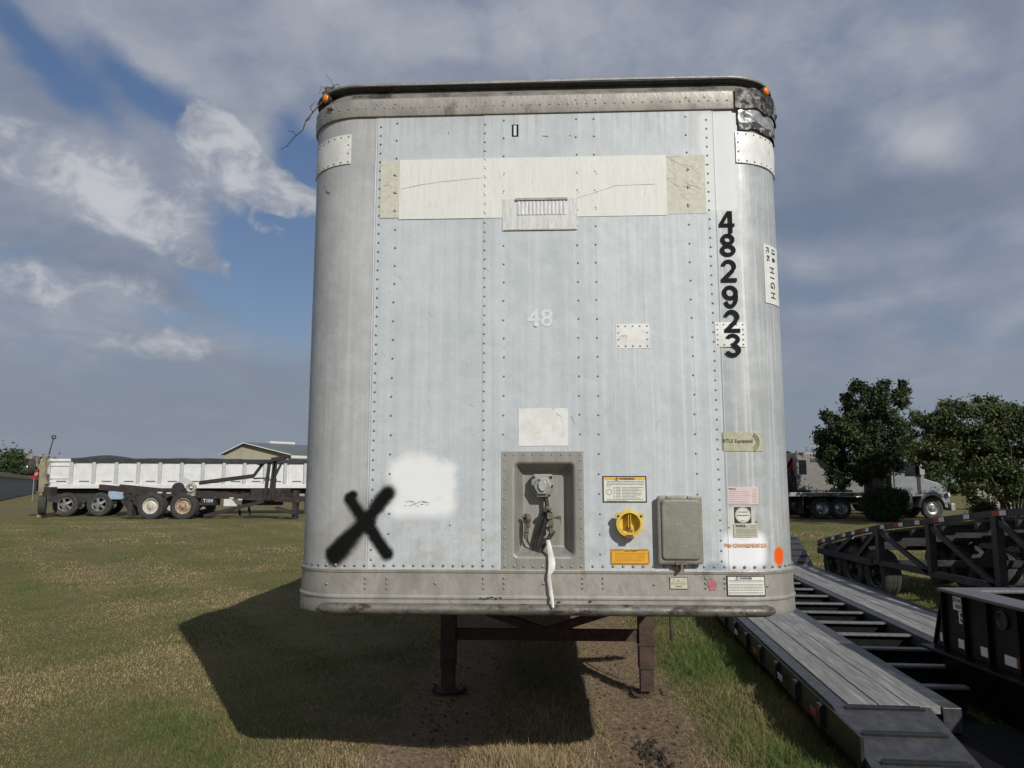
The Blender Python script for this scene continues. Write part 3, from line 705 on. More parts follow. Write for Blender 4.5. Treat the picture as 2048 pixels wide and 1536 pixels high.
q.cyl(c+Vector((0, 0, .012)), c+Vector((.045, 0, .012)), .006, .006, 8); q.box(c+Vector((.045, 0, .012)), (.018, .018, .018)); q.cyl(c+Vector((.05, 0, .004)), c+Vector((.053, -.004, -.02)), .002, .002, 6)
q.tube([c+Vector((.0, 0, .05)), c+Vector((-.018, -.01, .06)), c+Vector((-.03, -.005, .045))], .012, 8)
q.build('glad_hand', m_cast, trl, bevel=.003)
# strap tied to the glad hand
q = MB(); path = [(1096, 1080, .02, .009), (1100, 1100, .025, .012), (1104, 1125, .03, .017), (1103, 1140, .035, .016), (1098, 1150, .035, .008), (1101, 1175, .035, .008), (1104, 1195, .040, .008), (1106, 1215, .055, .006)]
vs = []
for i, (a, b, o_, w_) in enumerate(path):
    p = loc(a, b, o_); vs += [p+Vector((-w_, 0, 0)), p+Vector((0, -.006, 0)), p+Vector((w_, .002*math.sin(i), 0)), p+Vector((0, .004, 0))]
q.add(vs, [(4*i+j, 4*i+(j+1) % 4, 4*i+4+(j+1) % 4, 4*i+4+j) for i in range(len(path)-1) for j in range(4)])
st = q.build('webbing_strap', m_strap, None, smooth=70, bevel=0); st.parent = None; st.matrix_world = Minv.inverted()
tag(st, 'frayed white webbing strap dangling from the hose coupling over the lower rail', 'strap')

# document box
x0, x1 = Sx(1313, 1060), Sx(1402, 1060); z0, z1 = SZ(1357, 1127)[1], SZ(1357, 991)[1]
cxm, czm = (x0+x1)/2, (z0+z1)/2; hx, hz = (x1-x0)/2, (z1-z0)/2
def rrp(hx, hz, r, n=5):
    out = []
    for sx, sz, a0 in ((1, 1, 0), (-1, 1, 90), (-1, -1, 180), (1, -1, 270)):
        for k in range(n): a = R(a0+90*k/(n-1)); out.append((sx*(hx-r)+r*math.cos(a), sz*(hz-r)+r*math.sin(a)))
    return out
def stack(q, rings, cap=True):
    n = len(rings[0]); o = [p for r_ in rings for p in r_]
    q.add(o, [(j*n+i, j*n+(i+1) % n, (j+1)*n+(i+1) % n, (j+1)*n+i) for j in range(len(rings)-1) for i in range(n)]+([tuple(range((len(rings)-1)*n, len(rings)*n))] if cap else []))
q = MB(); stack(q, [[Vector((cxm+a, -o_, czm+b)) for a, b in rrp(hx-i_, hz-i_, .012)] for i_, o_ in ((.004, .0), (.004, .030), (0, .031), (0, .040), (.003, .043), (.014, .043))], True)
db = q.build('document_box', m_boxg, trl, smooth=45)
q = MB(); stack(q, [[Vector((cxm+a+.002, -o_, czm+b+.002)) for a, b in rrp(hx-i_, hz-i_-.004, max(.024-i_*.4, .008))] for i_, o_ in ((.015, .0425), (.017, .050), (.021, .053), (.026, .0535))], True)
q.build('lid_panel', m_boxg, db, smooth=50)
for k in (-1, 1):
    q = MB(); q.cyl((cxm+k*.052-.013, -.046, z1-.004), (cxm+k*.052+.013, -.046, z1-.004), .004, .004, 8); q.bb(cxm+k*.052-.012, cxm+k*.052+.012, -.048, -.043, z1-.014, z1-.004)
    q.build('hinge', m_steel, db)
q = MB(); q.bb(cxm-.026, cxm+.03, -.05, -.044, z0-.002, z0+.016); q.bb(cxm-.004, cxm+.008, -.054, -.004, z0-.026, z0+.004)
for k in (-.022, -.008, .012, .026): q.tube([(cxm+k, -.03, z0-.004), (cxm+k+.004, -.04, z0-.02), (cxm+k+.009, -.03, z0-.006)], .0025, 6)
q.build('latch', mat('latch_metal', (.22, .19, .16), (.14, .11, .09), 30, .6, .4), db)
# yellow plug holder
c = Vector((Sx(1257, 1046), -.006, Zy(1046, 1257))); n_ = 40
q = MB(); q.lathe(c, (0, -1, 0), [(.066, 0), (.066, .006), (.060, .010), (.060, .044), (.066, .048), (.066, .052), (.052, .054), (.050, .050), (.049, .012), (.047, .009), (.0001, .009)], n_)
for k in (-1, 1): q.cyl(c+Vector((k*.054, -.036, .036)), c+Vector((k*.054, -.053, .036)), .016, .016, 14)
q.box(c+Vector((-.030, -.012, -.052)), (.03, .02, .03)); 
yh = q.build('plug_holder', m_yell, trl, smooth=40)
q = MB(); q.bb(c.x-.006, c.x-.003, c.y-.05, c.y-.006, c.z-.02, c.z+.045); q.bb(c.x+.004, c.x+.007, c.y-.05, c.y-.006, c.z-.02, c.z+.045); q.build('plug_rib', m_yell, yh)
q = MB(); q.bb(c.x-.018, c.x+.014, c.y-.058, c.y-.045, c.z-.072, c.z-.054)
mat('brown_clip', (.10, .055, .04), (.2, .1, .07), 50, .6)
q.build('plug_clip', MATS['brown_clip'], yh)
for a, b in ((-.009, -.022), (.007, -.022), (-.012, -.036), (.002, -.036), (.014, -.036)):
    q = MB(); q.box(c+Vector((a, -.014, b)), (.008, .01, .007)); q.build('plug_pin', MATS['brown_clip'], yh)
for k in (-1, 1):
    q = MB(); q.lathe(c+Vector((k*.056, -.053, .036)), (0, -1, 0), [(.006, 0), (.005, .004), (0, .005)], 8); q.build('plug_bolt', m_rust, yh)

# patches with their own rivets
def patch(x0, y0, x1, y1, nx, nz, off=.006, label=None, wob=0.0):
    o = plate_px('riveted_patch', x0, y0, x1, y1, off, m_patch, trl, label=label, wob=wob)
    ym, xm = (y0+y1)/2, (x0+x1)/2; a, b_ = Sx(x0, ym)+.012, Sx(x1, ym)-.012; z0, z1 = SZ(xm, y1)[1]+.012, SZ(xm, y0)[1]-.012
    q = MB()
    for i in range(nx):
        for z in (z0, z1): rivet(q, a+(b_-a)*i/(nx-1), z, .0048, off+.0005)
    for j in range(1, nz-1):
        for s in (a, b_): rivet(q, s, z0+(z1-z0)*j/(nz-1), .0048, off+.0005)
    q.build('patch_rivets', m_rivet, o, smooth=60, kind='stuff'); return o
def patch_sz(s0, s1, z0, z1, nx, nz, off, label, wob=0.0):
    o = plate('riveted_patch', s0, s1, z0, z1, off, m_patch, trl, label=label, wob=wob); q = MB()
    a, b_, c0, c1 = s0+.012, s1-.012, z0+.012, z1-.012
    for i in range(nx):
        for z in (c0, c1): rivet(q, a+(b_-a)*i/(nx-1), z, .0048, off+.0015)
    for j in range(1, nz-1):
        for s in (a, b_): rivet(q, s, c0+(c1-c0)*j/(nz-1), .0048, off+.0015)
    q.build('patch_rivets', m_rivet, o, smooth=60, kind='stuff'); return o
zl0, zl1 = SZ(690, 329)[1], SZ(690, 271)[1]
patch_sz(-1.40, Sx(702, 300), zl0, zl1, 9, 4, .006, 'white riveted patch wrapped round the left corner', .0006)
patch_sz(Sx(1471, 300), 1.42, SZ(1480, 326)[1], SZ(1480, 264)[1], 9, 4, .008, 'white riveted patch wrapped round the right corner', .0015)
patch(1232, 648, 1299, 697, 5, 4, .006, 'small white riveted patch on the front panel', .0005)
patch(1430, 645, 1490, 694, 5, 5, .006, 'white riveted patch under the last digits', .0006)
# damaged corner sheet at top right
def crumple(name, s0, s1, z0, z1, amp, m, off, label=None):
    q = MB(); us = lin(s0, s1, 36); zs = lin(z0, z1, 14)
    def f(u, z):
        ed = min((u-s0)/.03, (z-z0)/.02, (z1-z)/.02, 1); ed = max(ed, 0)
        w_ = math.sin(u*47+z*31)*math.sin(z*61-u*23)+.6*math.sin(u*97+z*12)+.5*math.sin(z*120+u*60)
        return surf(u, z+.008*math.sin(u*40)*(1-ed), off+amp*w_*ed+.002)
    q.grid(f, us, zs); return q.build(name, m, trl, smooth=35, label=label)
m_tar = mat('tar_torn', (.030, .028, .027), (.22, .215, .20), 22, .55, .2, .6, 60, detail=8, lo=.46, hi=.58)
m_crump = mat('crumpled_metal', (.42, .43, .43), (.30, .30, .30), 16, .4, .5, .4, 50, c3=(.04, .038, .035), s3=14, lo3=.55, hi3=.62)
m_tar2 = mat('tar_smear', (.05, .045, .042), (.40, .39, .36), 30, .55, .2, .6, 60, detail=8, lo=.50, hi=.6)
crumple('torn_corner_sheet', Sx(1467, 205), 1.62, Zy(226), Zy(187), .006, m_tar, .024, 'torn tar smeared corner of the top rail')
crumple('crumpled_sheet', Sx(1474, 240), 1.6, Zy(252), Zy(223), .005, m_crump, .014, 'crumpled metal sheet on the corner')
crumple('tar_smear', Sx(1476, 258), 1.6, Zy(266), Zy(249), .003, m_tar2, .013)
# faded film band
zb0, zb1 = Zy(432), Zy(317)
plate('yellowed_band_end', Sx(761, 380), Sx(801, 380), zb0+.001, zb1-.002, .0055, m_yfilm, trl, label='yellowed cracked film at the left end of the band')
plate('faded_band', Sx(799, 380), Sx(1333, 380), zb0-.008, zb1+.004, .0068, m_cream, trl, wob=.0003, label='cream film band across the upper front')
plate('yellowed_band_end', Sx(1331, 380), Sx(1411, 380), zb0-.002, zb1+.002, .0055, m_yfilm, trl, label='yellowed cracked film at the right end of the band')
q = MB()
for px_ in (969, 1007.7, 1157, 1194):
    s = Sx(px_, 400); z = zb0+.03
    while z < zb1: rivet(q, s, z, .0052, .0065); z += .05 if px_ == 969 else .0995
q.build('filmed_rivets', m_cream, trl, smooth=60, kind='stuff')
q = MB()
for px_ in (790, 1376):
    for py_ in (345, 380, 416):
        s, z = SZ(px_, py_-(px_-1090)*.02); rivet(q, s, z, .0075, .006)
q.build('exposed_rivets', m_rivet, trl, smooth=60, kind='stuff')
def crack(pts, w=.0012, off=.0078, m=None, par=None, nm='film_crack'):
    q = MB(); P_ = [SZ(*p) for p in pts]; F = []
    for i in range(len(P_)-1):
        for k in range(6): t_ = k/6; F.append((P_[i][0]*(1-t_)+P_[i+1][0]*t_, P_[i][1]*(1-t_)+P_[i+1][1]*t_+random.uniform(-.001, .001)))
    F.append(P_[-1]); vs = []
    for s, z in F: vs += [surf(s, z-w, off), surf(s, z+w, off)]
    q.add(vs, [(2*i, 2*i+2, 2*i+3, 2*i+1) for i in range(len(F)-1)]); return q.build(nm, m or MATS['crack_grey'], par or trl)
mat('crack_grey', (.36, .35, .31), (.45, .44, .40), 50, .8); mat('scratch_dark', (.10, .095, .09), (.2, .19, .18), 60, .7)
crack([(803, 379), (840, 371), (880, 365), (920, 361), (964, 357)], w=.0011); crack([(1150, 398), (1195, 385), (1230, 372), (1270, 371), (1310, 369)], w=.0010)
for i in range(13):
    a = random.uniform(1338, 1400); b = random.uniform(322, 418); crack([(a, b), (a+random.uniform(-28, 10), b+random.uniform(-14, 14)), (a+random.uniform(-6, 12), b+random.uniform(-20, 20))], .0007, .0062)
for i in range(8):
    a = random.uniform(766, 796); b = random.uniform(330, 425); crack([(a, b), (a+random.uniform(-12, 6), b+random.uniform(-14, 14)), (a+random.uniform(-4, 4), b+random.uniform(-20, 20))], .0007, .0062)
crack([(1322, 355), (1321, 380), (1319, 400)], .0008)
# old vent plate
plate('vent_plate', Sx(1005, 430), Sx(1155, 430), Zy(461), Zy(398), .0085, mat('vent_white', (.60, .61, .60), (.50, .50, .48), 8, .5, .1, .2, 60, sc=(10, 10, 1), c3=(.38, .37, .34), s3=18), trl)
vp = plate('vent_opening', Sx(1034, 415), Sx(1132, 415), Zy(431), Zy(401), .010, mat('vent_bright', (.70, .72, .73), (.60, .60, .58), 10, .4, .1), trl, th=.002)
q = MB()
for i in range(13):
    s = Sx(1037+i*7.6, 415); q.grid(lambda u, z: surf(s+u, z, .0105+.002*math.cos(u/.0088*1.57)), lin(-.0088, .0088, 5), [Zy(430), Zy(402)])
q.build('louvre', mat('vent_bright2', (.66, .67, .67), (.5, .49, .47), 14, .5, sc=(6, 6, 1)), vp, smooth=70)
plate('vent_hood', Sx(1031, 400), Sx(1135, 400), Zy(402), Zy(397.5), .018, m_steel, trl)
plate('vent_sill', Sx(1008, 459), Sx(1152, 459), Zy(461), Zy(458.5), .011, mat('sill_stain', (.42, .36, .32), (.5, .46, .42), 20, .6), trl)

# lettering
def wtext(body, px_, py_, size, m, off=.004, bold=0.0, xs=1.0, rot=0, parent=None, name='lettering', spacing=1.0, label=None, line=1.0):
    s, z = SZ(px_, py_); ca, sa = math.cos(R(rot)), math.sin(R(rot))
    o = text_obj(body, size, m, parent or trl, name, bold, xs, fn=lambda x, y, w: surf(s+x*ca-y*sa, z+x*sa+y*ca, off), spacing=spacing, line=line)
    if label: o['label'] = label
    return o
def digit(ch, px_, py_, h=.120, w=.080):
    s0_, z0_ = SZ(px_, py_); T = .0215; q = MB(); layer = [0]
    off0 = .0095 if py_ > 640 else .0055
    def arc(cx, cz, rx, rz, a0, a1):
        n = max(8, int(abs(a1-a0)/9)); layer[0] += 1; o_ = off0+.0003*layer[0]; vs = []
        for i in range(n+1):
            a = R(a0+(a1-a0)*i/n)
            for k in (0, 1): vs.append(surf(s0_+cx+(rx-T*k)*math.cos(a), z0_+cz+(rz-T*.92*k)*math.sin(a), o_))
        q.add(vs, [(2*i, 2*i+1, 2*i+3, 2*i+2) for i in range(n)])
    def poly(pts):
        layer[0] += 1; o_ = off0+.0003*layer[0]; q.add([surf(s0_+a, z0_+b, o_) for a, b in pts], [tuple(range(len(pts)))])
    H2, W2 = h/2, w/2
    if ch == '4':
        poly([(W2*.18, -H2), (W2*.18+T, -H2), (W2*.18+T, H2), (W2*.18, H2)]); poly([(-W2, -H2*.42), (W2, -H2*.42), (W2, -H2*.42+T*.85), (-W2, -H2*.42+T*.85)])
        poly([(-W2, -H2*.42+T*.8), (-W2+T*1.1, -H2*.42+T*.8), (W2*.2, H2*.62), (W2*.2, H2), (W2*.05, H2)])
    if ch == '8': arc(0, H2*.50, W2*.90, H2*.50+.002, 0, 360); arc(0, -H2*.45, W2, H2*.55, 0, 360)
    if ch == '9': arc(0, H2*.36, W2, H2*.64, 0, 360); arc(0, -H2*.0, W2, H2, -150, 25)
    if ch == '2':
        arc(0, H2*.36, W2*.97, H2*.64, -20, 172)
        poly([(W2*.96, H2*.26), (W2*.40, H2*.22), (W2*.30, H2*.10), (W2*.62, -H2*.12)]); poly([(W2*.30, H2*.14), (W2*.72, -H2*.10), (-W2*.30, -H2*.80), (-W2, -H2*.80), (-W2*.9, -H2*.66)]); poly([(-W2, -H2), (W2, -H2), (W2, -H2+T*.95), (-W2, -H2+T*.95)])
    if ch == '3':
        arc(0, H2*.50, W2*.92, H2*.50, -75, 168); arc(0, -H2*.43, W2, H2*.57, -168, 80); poly([(-W2*.2, -T*.32), (W2*.3, -T*.32), (W2*.3, T*.55), (-W2*.2, T*.55)])
    q.build('number_digit', m_ink, trl)
for ch, px_, py_ in (('4', 1453, 445), ('8', 1455, 491), ('2', 1457, 542), ('9', 1460, 594), ('2', 1463, 643), ('3', 1465, 691)):
    digit(ch, px_, py_)
for ch, px_, py_ in ():
    wtext(ch, px_, py_, .152, m_ink, .0095 if py_ > 640 else .0062, bold=.0062, xs=.98, name='number_digit')
wtext('48', 1080, 636, .128, m_ghost, .0055, bold=.002, xs=1.05, name='ghost_number', label='faded white number 48')
wtext('VIN# 1GRAA9628YB045120.0', 1491, 1091, .026, mat('orange_pen', (.55, .24, .04), (.48, .19, .03), 60, .6), .0055, bold=.0005, xs=.66, name='vin_lettering')
plate_px('white_sticker', 1037, 817, 1136, 892, .0062, m_patch, trl)
crack([(1112, 827), (1122, 833), (1127, 852), (1124, 872)], .0012, .0068, MATS['scratch_dark'], nm='scratch')
crack([(1142, 832), (1146, 840), (1149, 849)], .0016, .0060, MATS['scratch_dark'], nm='scratch')
crack([(1067, 652), (1073, 655)], .002, .0060, MATS['scratch_dark'], nm='scratch'); crack([(1103, 650), (1107, 640), (1112, 632)], .0012, .0060, MATS['scratch_dark'], nm='scratch')
crack([(1311, 860), (1314, 845), (1322, 840)], .0016, .0058, mat('scuff', (.42, .44, .42), (.36, .37, .35), 40, .6), nm='scratch')
for k in range(26):
    a = random.uniform(806, 855); b = 1007+random.uniform(-5, 6)-(a-806)*.03; crack([(a, b), (a+random.uniform(2, 9), b+random.uniform(-2, 2))], .0008, .0030, MATS['scratch_dark'], nm='scratch')
for k in range(22):
    a = random.uniform(640, 1500); b = random.uniform(480, 1100)
    if 990 < a < 1410 and b > 800: continue
    crack([(a, b), (a+random.uniform(-4, 9), b+random.uniform(-9, 9))], .0007, .0052, MATS['scuff'], nm='scratch')
# remains of small numerals near the top
plate_px('torn_decal', 1024, 250, 1037, 274, .0055, m_ink, trl); plate_px('torn_decal', 1027.5, 252, 1033, 272, .0062, m_ghost, trl, label='pale strip left in the torn black decal')
crack([(1085, 249), (1085, 261), (1085, 273), (1097, 273)], .0018, .0056, MATS['scratch_dark'], nm='decal_outline'); crack([(1138, 250), (1138, 272), (1141, 272), (1141, 250)], .0018, .0056, MATS['scratch_dark'], nm='decal_outline')
crack([(650, 370), (653, 384), (660, 386)], .004, .002, MATS['scratch_dark'], nm='scrape_mark')

# labels
m_lab = mat('label_cream', (.70, .70, .62), (.64, .64, .56), 20, .5); m_blk = mat('label_black', (.02, .02, .022), (.035, .035, .035), 20, .5)
m_ora = mat('label_orange', (.78, .40, .03), (.70, .34, .02), 20, .5); m_pink = mat('label_pink', (.66, .55, .54), (.6, .5, .48), 20, .5)
def lines(par, rows, off, m):
    """rows of small print too small to read: (px0,px1,py)"""
    q = MB()
    for a, b, y, h in rows:
        x = a
        while x < b:
            w_ = random.uniform(1.2, 4.0); e = min(x+w_, b); s0 = Sx(x, y); s1 = Sx(e, y); z = SZ(x, y)[1]; hh = h*.00255/2
            q.add([surf(s0, z-hh, off), surf(s1, z-hh, off), surf(s1, z+hh, off), surf(s0, z+hh, off)], [(0, 1, 2, 3)]); x = e+random.uniform(.5, 1.2)
    return q.build('small_print', m, par, kind='stuff')
wl = plate_px('warning_label', 1205, 952, 1293, 1005, .0065, m_blk, trl); plate_px('label_face', 1207.5, 954.5, 1290.5, 1002.5, .0075, m_lab, wl)
plate_px('label_header', 1208, 955, 1290, 960, .0082, m_ora, wl); wtext('\u26a0 WARNING', 1249, 957.5, .0155, m_blk, .009, bold=.0005, parent=wl)
lines(wl, [(1213, 1288, y, .9) for y in (963, 966, 969)]+[(1213, 1222, 972, .9)]+[(1227, 1230, y, .9) for y in range(975, 998, 3)]+[(1232, 1241, y, .9) for y in range(975, 998, 3)]+[(1244, random.uniform(1270, 1288), y, .9) for y in range(975, 998, 3)]+[(1214, 1286, 999, .9), (1214, 1255, 1001.5, .9)], .0082, m_blk)
q = MB(); s, z = SZ(1218, 984); q.add([surf(s+r_*math.cos(R(k*20)), z+r_*math.sin(R(k*20)), .0083) for r_ in (.0125, .0145) for k in range(18)], [(i, (i+1) % 18, 18+(i+1) % 18, 18+i) for i in range(18)]); q.build('pin_diagram', MATS['scratch_dark'], wl)
cl_ = plate_px('caution_label', 1221, 1098, 1299, 1129, .0065, m_ora, trl)
q = MB(); zT, zB_ = Zy(1098, 1260), Zy(1129, 1260); sL, sR = Sx(1221, 1113), Sx(1299, 1113); hb = .0085; s = sL
while s < sR-.012:
    for za, zc in ((zT-hb, zT), (zB_, zB_+hb)):
        if za > zB_+.01 and sL+.062 < s < sR-.070: continue
        q.add([surf(s, za, .0075), surf(s+.004, za, .0075), surf(s+.010, zc, .0075), surf(s+.006, zc, .0075)], [(0, 1, 2, 3)])
    s += .0092
z = zB_+hb
while z < zT-hb-.008:
    for sa_ in (sL, sR-hb): q.add([surf(sa_, z, .0075), surf(sa_+hb, z+.006, .0075), surf(sa_+hb, z+.010, .0075), surf(sa_, z+.004, .0075)], [(0, 1, 2, 3)])
    z += .0092
q.build('hazard_stripes', m_blk, cl_); wtext('CAUTION', 1260, 1101, .014, m_blk, .0078, bold=.0003, parent=cl_)
lines(cl_, [(1230, 1290, y, .7) for y in (1106, 1109, 1112, 1115, 1118, 1121)], .0076, mat('print_brown', (.30, .14, .02), (.35, .17, .03), 30, .6))
rl = plate_px('rtls_label', 1443, 865, 1524, 902, .004, mat('label_tan', (.44, .43, .29), (.38, .37, .25), 40, .6, 0, .3, 60), trl)
wtext('RTLS Equipped', 1475, 883, .0245, m_ink, .0052, parent=rl, bold=.0002)
q = MB(); s, z = SZ(1500, 884)
for r_ in (.031, .039, .047):
    q.add([surf(s+rr_*math.cos(R(-68+k*8.5)), z+rr_*math.sin(R(-68+k*8.5)), .0052) for rr_ in (r_-.0013, r_+.0013) for k in range(17)], [(i, i+1, 17+i+1, 17+i) for i in range(16)])
q.build('radio_wave_mark', m_ink, rl)
pl = plate_px('pink_chart_label', 1455, 974, 1516, 1009, .003, m_pink, trl); lines(pl, [(1457, 1499, y, .7) for y in (983, 987, 991, 995, 999, 1003, 1006)]+[(1503, 1513, y, .7) for y in range(978, 1007, 3)], .0038, mat('print_red', (.42, .20, .18), (.5, .3, .28), 30, .6))
wtext('TMTCA', 1464, 978, .011, m_blk, .0038, parent=pl, bold=.0004)
cl2 = plate_px('round_emblem_label', 1469, 1014, 1502, 1046, .0035, m_blk, trl)
q = MB(); s, z = SZ(1485.5, 1030); q.add([surf(s+.0375*math.cos(R(k*10)), z+.0375*math.sin(R(k*10)), .0044) for k in range(36)], [tuple(range(36))]); q.build('emblem_disc', m_lab, cl2)
q = MB(); q.add([surf(s+r_*math.cos(R(k*10)), z+r_*math.sin(R(k*10)), .0050) for r_ in (.0325, .0335) for k in range(36)], [(i, (i+1) % 36, 36+(i+1) % 36, 36+i) for i in range(36)]); q.build('emblem_ring', m_blk, cl2)
lines(cl2, [(1476, 1495, 1024, 1.5), (1474, 1497, 1031, 1.8), (1481, 1490, 1041, .9)], .0050, m_blk)
fl = plate_px('fhwa_label', 1467, 1048, 1515, 1074, .004, mat('label_tan2', (.50, .49, .37), (.44, .43, .33), 30, .6), trl); wtext('FHWA -', 1483, 1052, .0165, m_blk, .0052, bold=.0006, parent=fl)
lines(fl, [(1499, 1512, 1051, .8), (1499, 1512, 1054, .8)]+[(1472, 1512, y, .8) for y in (1058, 1061, 1063.5, 1066, 1070)], .0050, MATS['scratch_dark'])
dl = plate_px('danger_label', 1453, 1151, 1528, 1192, .0115, m_blk, trl); plate_px('label_face', 1455, 1153.3, 1526, 1189.7, .0125, mat('label_white', (.74, .74, .66), (.68, .68, .6), 20, .5), dl)
wtext('\u26a0 DANGER', 1486, 1156, .0145, m_blk, .0135, bold=.0005, parent=dl); lines(dl, [(1457, 1524, y, .8) for y in (1160.5, 1163, 1168, 1171, 1174, 1177, 1180, 1184, 1187)], .0132, m_blk)
sl = plate_px('maker_label', 1339, 1154, 1375, 1178, .0110, m_blk, trl); plate_px('label_face', 1340, 1155, 1374, 1177, .0118, mat('label_buff', (.60, .58, .44), (.54, .52, .4), 20, .5), sl)
lines(sl, [(1342, 1372, y, .8) for y in (1163, 1166, 1169)]+[(1350, 1364, 1172.5, 1.6), (1342, 1372, 1175.5, .5), (1342, 1350, 1158, .8), (1364, 1372, 1158, .8), (1354, 1359, 1160, 1.5)], .0125, m_blk)
# height sticker wrapped on the right corner
zs0, zs1 = SZ(1535, 606)[1], SZ(1535, 490)[1]; s0 = Sx(1528, 548); s1 = s0+.155
hl = plate('height_label', s0, s1, zs0, zs1, .004, m_patch, trl)
m_olive = mat('print_olive', (.16, .14, .05), (.05, .05, .03), 60, .6, lo=.45, hi=.55)
def side_text(body, ds, z, size, m, bold, xs=1.0):
    return text_obj(body, size, m, hl, 'lettering', bold, xs, fn=lambda x, y, w: surf(s0+ds+y, z-x, .0052))
hz_ = zs1-zs0
side_text('H I G H', .068, zs0+hz_*.36, .062, m_olive, .0012, .86); side_text('FT.', .030, zs1-hz_*.10, .032, m_ink, .001, .85); side_text('IN.', .034, zs1-hz_*.24, .032, m_ink, .001, .85)
side_text('13', .090, zs1-hz_*.10, .05, m_ink, .0015, .7); side_text('6', .090, zs1-hz_*.24, .05, m_ink, .0015)
# pink spray on the bottom rail
q = MB(); s, z = SZ(1424, 1169); q.add([surf(s+(.022+.003*math.sin(k*2.1))*math.cos(R(k*15)), z+(.030+.005*math.sin(k*1.3))*math.sin(R(k*15)), .0100) for k in range(24)], [tuple(range(24))])
q.build('pink_paint_spot', mat('pink_spray', (.42, .12, .15), (.40, .34, .30), 60, .6, lo=.45, hi=.75), trl)
for a, b in ((962, 1196), (976, 1195), (992, 1196), (1118, 1203), (1180, 1202), (970, 1197), (1001, 1195), (984, 1194)):
    q = MB(); s, z = SZ(a, b); q.add([surf(s+random.uniform(.006, .012)*math.cos(R(k*40)), z+random.uniform(.003, .006)*math.sin(R(k*40)), .0155) for k in range(9)], [tuple(range(9))]); q.build('rust_blister', MATS['black_rubber'], trl)
# marker lights
def marker(px_, py_):
    s, z = SZ(px_, py_); c = surf(s, z, .004); nn = (surf(s, z, .02)-c).normalized(); tv = nn.cross(Vector((0, 0, 1)))
    q = MB(); q.lathe(c, nn, [(.024, 0), (.024, .008), (.021, .015), (.012, .020), (.0, .022)], 20); o = q.build('marker_light', m_amber, trl, smooth=60)
    q = MB(); q.lathe(c, nn, [(.028, -.016), (.028, .004), (.024, .006)], 20); q.build('lamp_base', m_rub, o)
    return o
marker(655, 199); marker(1528, 185)
q = MB(); p = loc(668, 199, .01); q.tube([surf(Sx(662, 199), Zy(200), .02), surf(Sx(672, 198), Zy(202), .02)], .010, 8); q.build('lamp_bracket', m_steel, trl)

# landing gear
def lz(px_, z): p = Minv @ atz(px_, 1376, z); return p
WL = (Minv @ atz(1293, 1380, 0)).y; xl = (Minv @ atz(897, 1374, 0)).x; xr = (Minv @ atz(1294, 1380, 0)).x
for x_ in (xl, xr):
    q = MB(); q.bb(x_-.066, x_+.066, WL-.06, WL+.07, .18, ZB+.15); lg = q.build('landing_leg', m_rust, trl, bevel=.006)
    q = MB(); q.bb(x_-.058, x_+.058, WL-.05, WL+.05, .0, .2); q.build('inner_tube', m_rust, lg, bevel=.004)
    q = MB(); q.bb(x_-.073, x_+.073, WL-.068, WL+.078, .375, .40); q.build('leg_collar', m_rust, lg)
    q = MB(); q.grid(lambda u, v: Vector((x_+u, WL+v, .016+(.022*max(0, abs(u)-.09)/.04 if abs(u) > .09 else 0)+gh(TX+x_, TY+WL))), lin(-.13, .13, 9), [-.11, .11])
    q.grid(lambda u, v: Vector((x_+u, WL+v, .002+(.022*max(0, abs(u)-.09)/.04 if abs(u) > .09 else 0)+gh(TX+x_, TY+WL))), lin(-.13, .13, 9), [-.11, .11]); q.build('foot_plate', m_rust, lg)
q = MB(); zc_ = .80; q.bb(xl+.05, xr-.05, WL-.03, WL+.03, .405, .50); q.build('cross_bar', m_rust, trl, bevel=.004)
xm = (Minv @ aty(1092, 1262, TY+WL)).x
for k, e_ in ((-1, (Minv @ aty(975, 1227, TY+WL)).x), (1, (Minv @ aty(1210, 1225, TY+WL)).x)):
    MB().beam((xm, WL+.002, .48), (xm+(e_-xm)*3.2, WL+.002, .48+.16*3.2), .06, .09, up=(0, 1, 0)).build('diagonal_brace', m_rust, trl)
for x_ in (xl, xr): MB().beam((x_, WL+.06, .55), (x_+.0, WL+1.1, ZB+.1), .05, .06).build('back_brace', m_rust, trl)
q = MB(); q.tube([(xr+.05, WL, .95), (xr+.2, WL-.02, .95), (xr+.22, WL-.02, .90), (xr+.20, WL-.03, .70), (xr+.215, WL-.03, .55), (xr+.215, WL-.04, .42)], .014, 8); q.box((xr+.11, WL, .90), (.10, .12, .26)); q.build('crank_handle', m_rust, trl, smooth=50)
q = MB(); q.bb(-.45, -.35, 1.2, L-.5, ZB-.1, ZB+.06); q.bb(.35, .45, 1.2, L-.5, ZB-.1, ZB+.06); q.build('frame_rail', m_rust, trl)

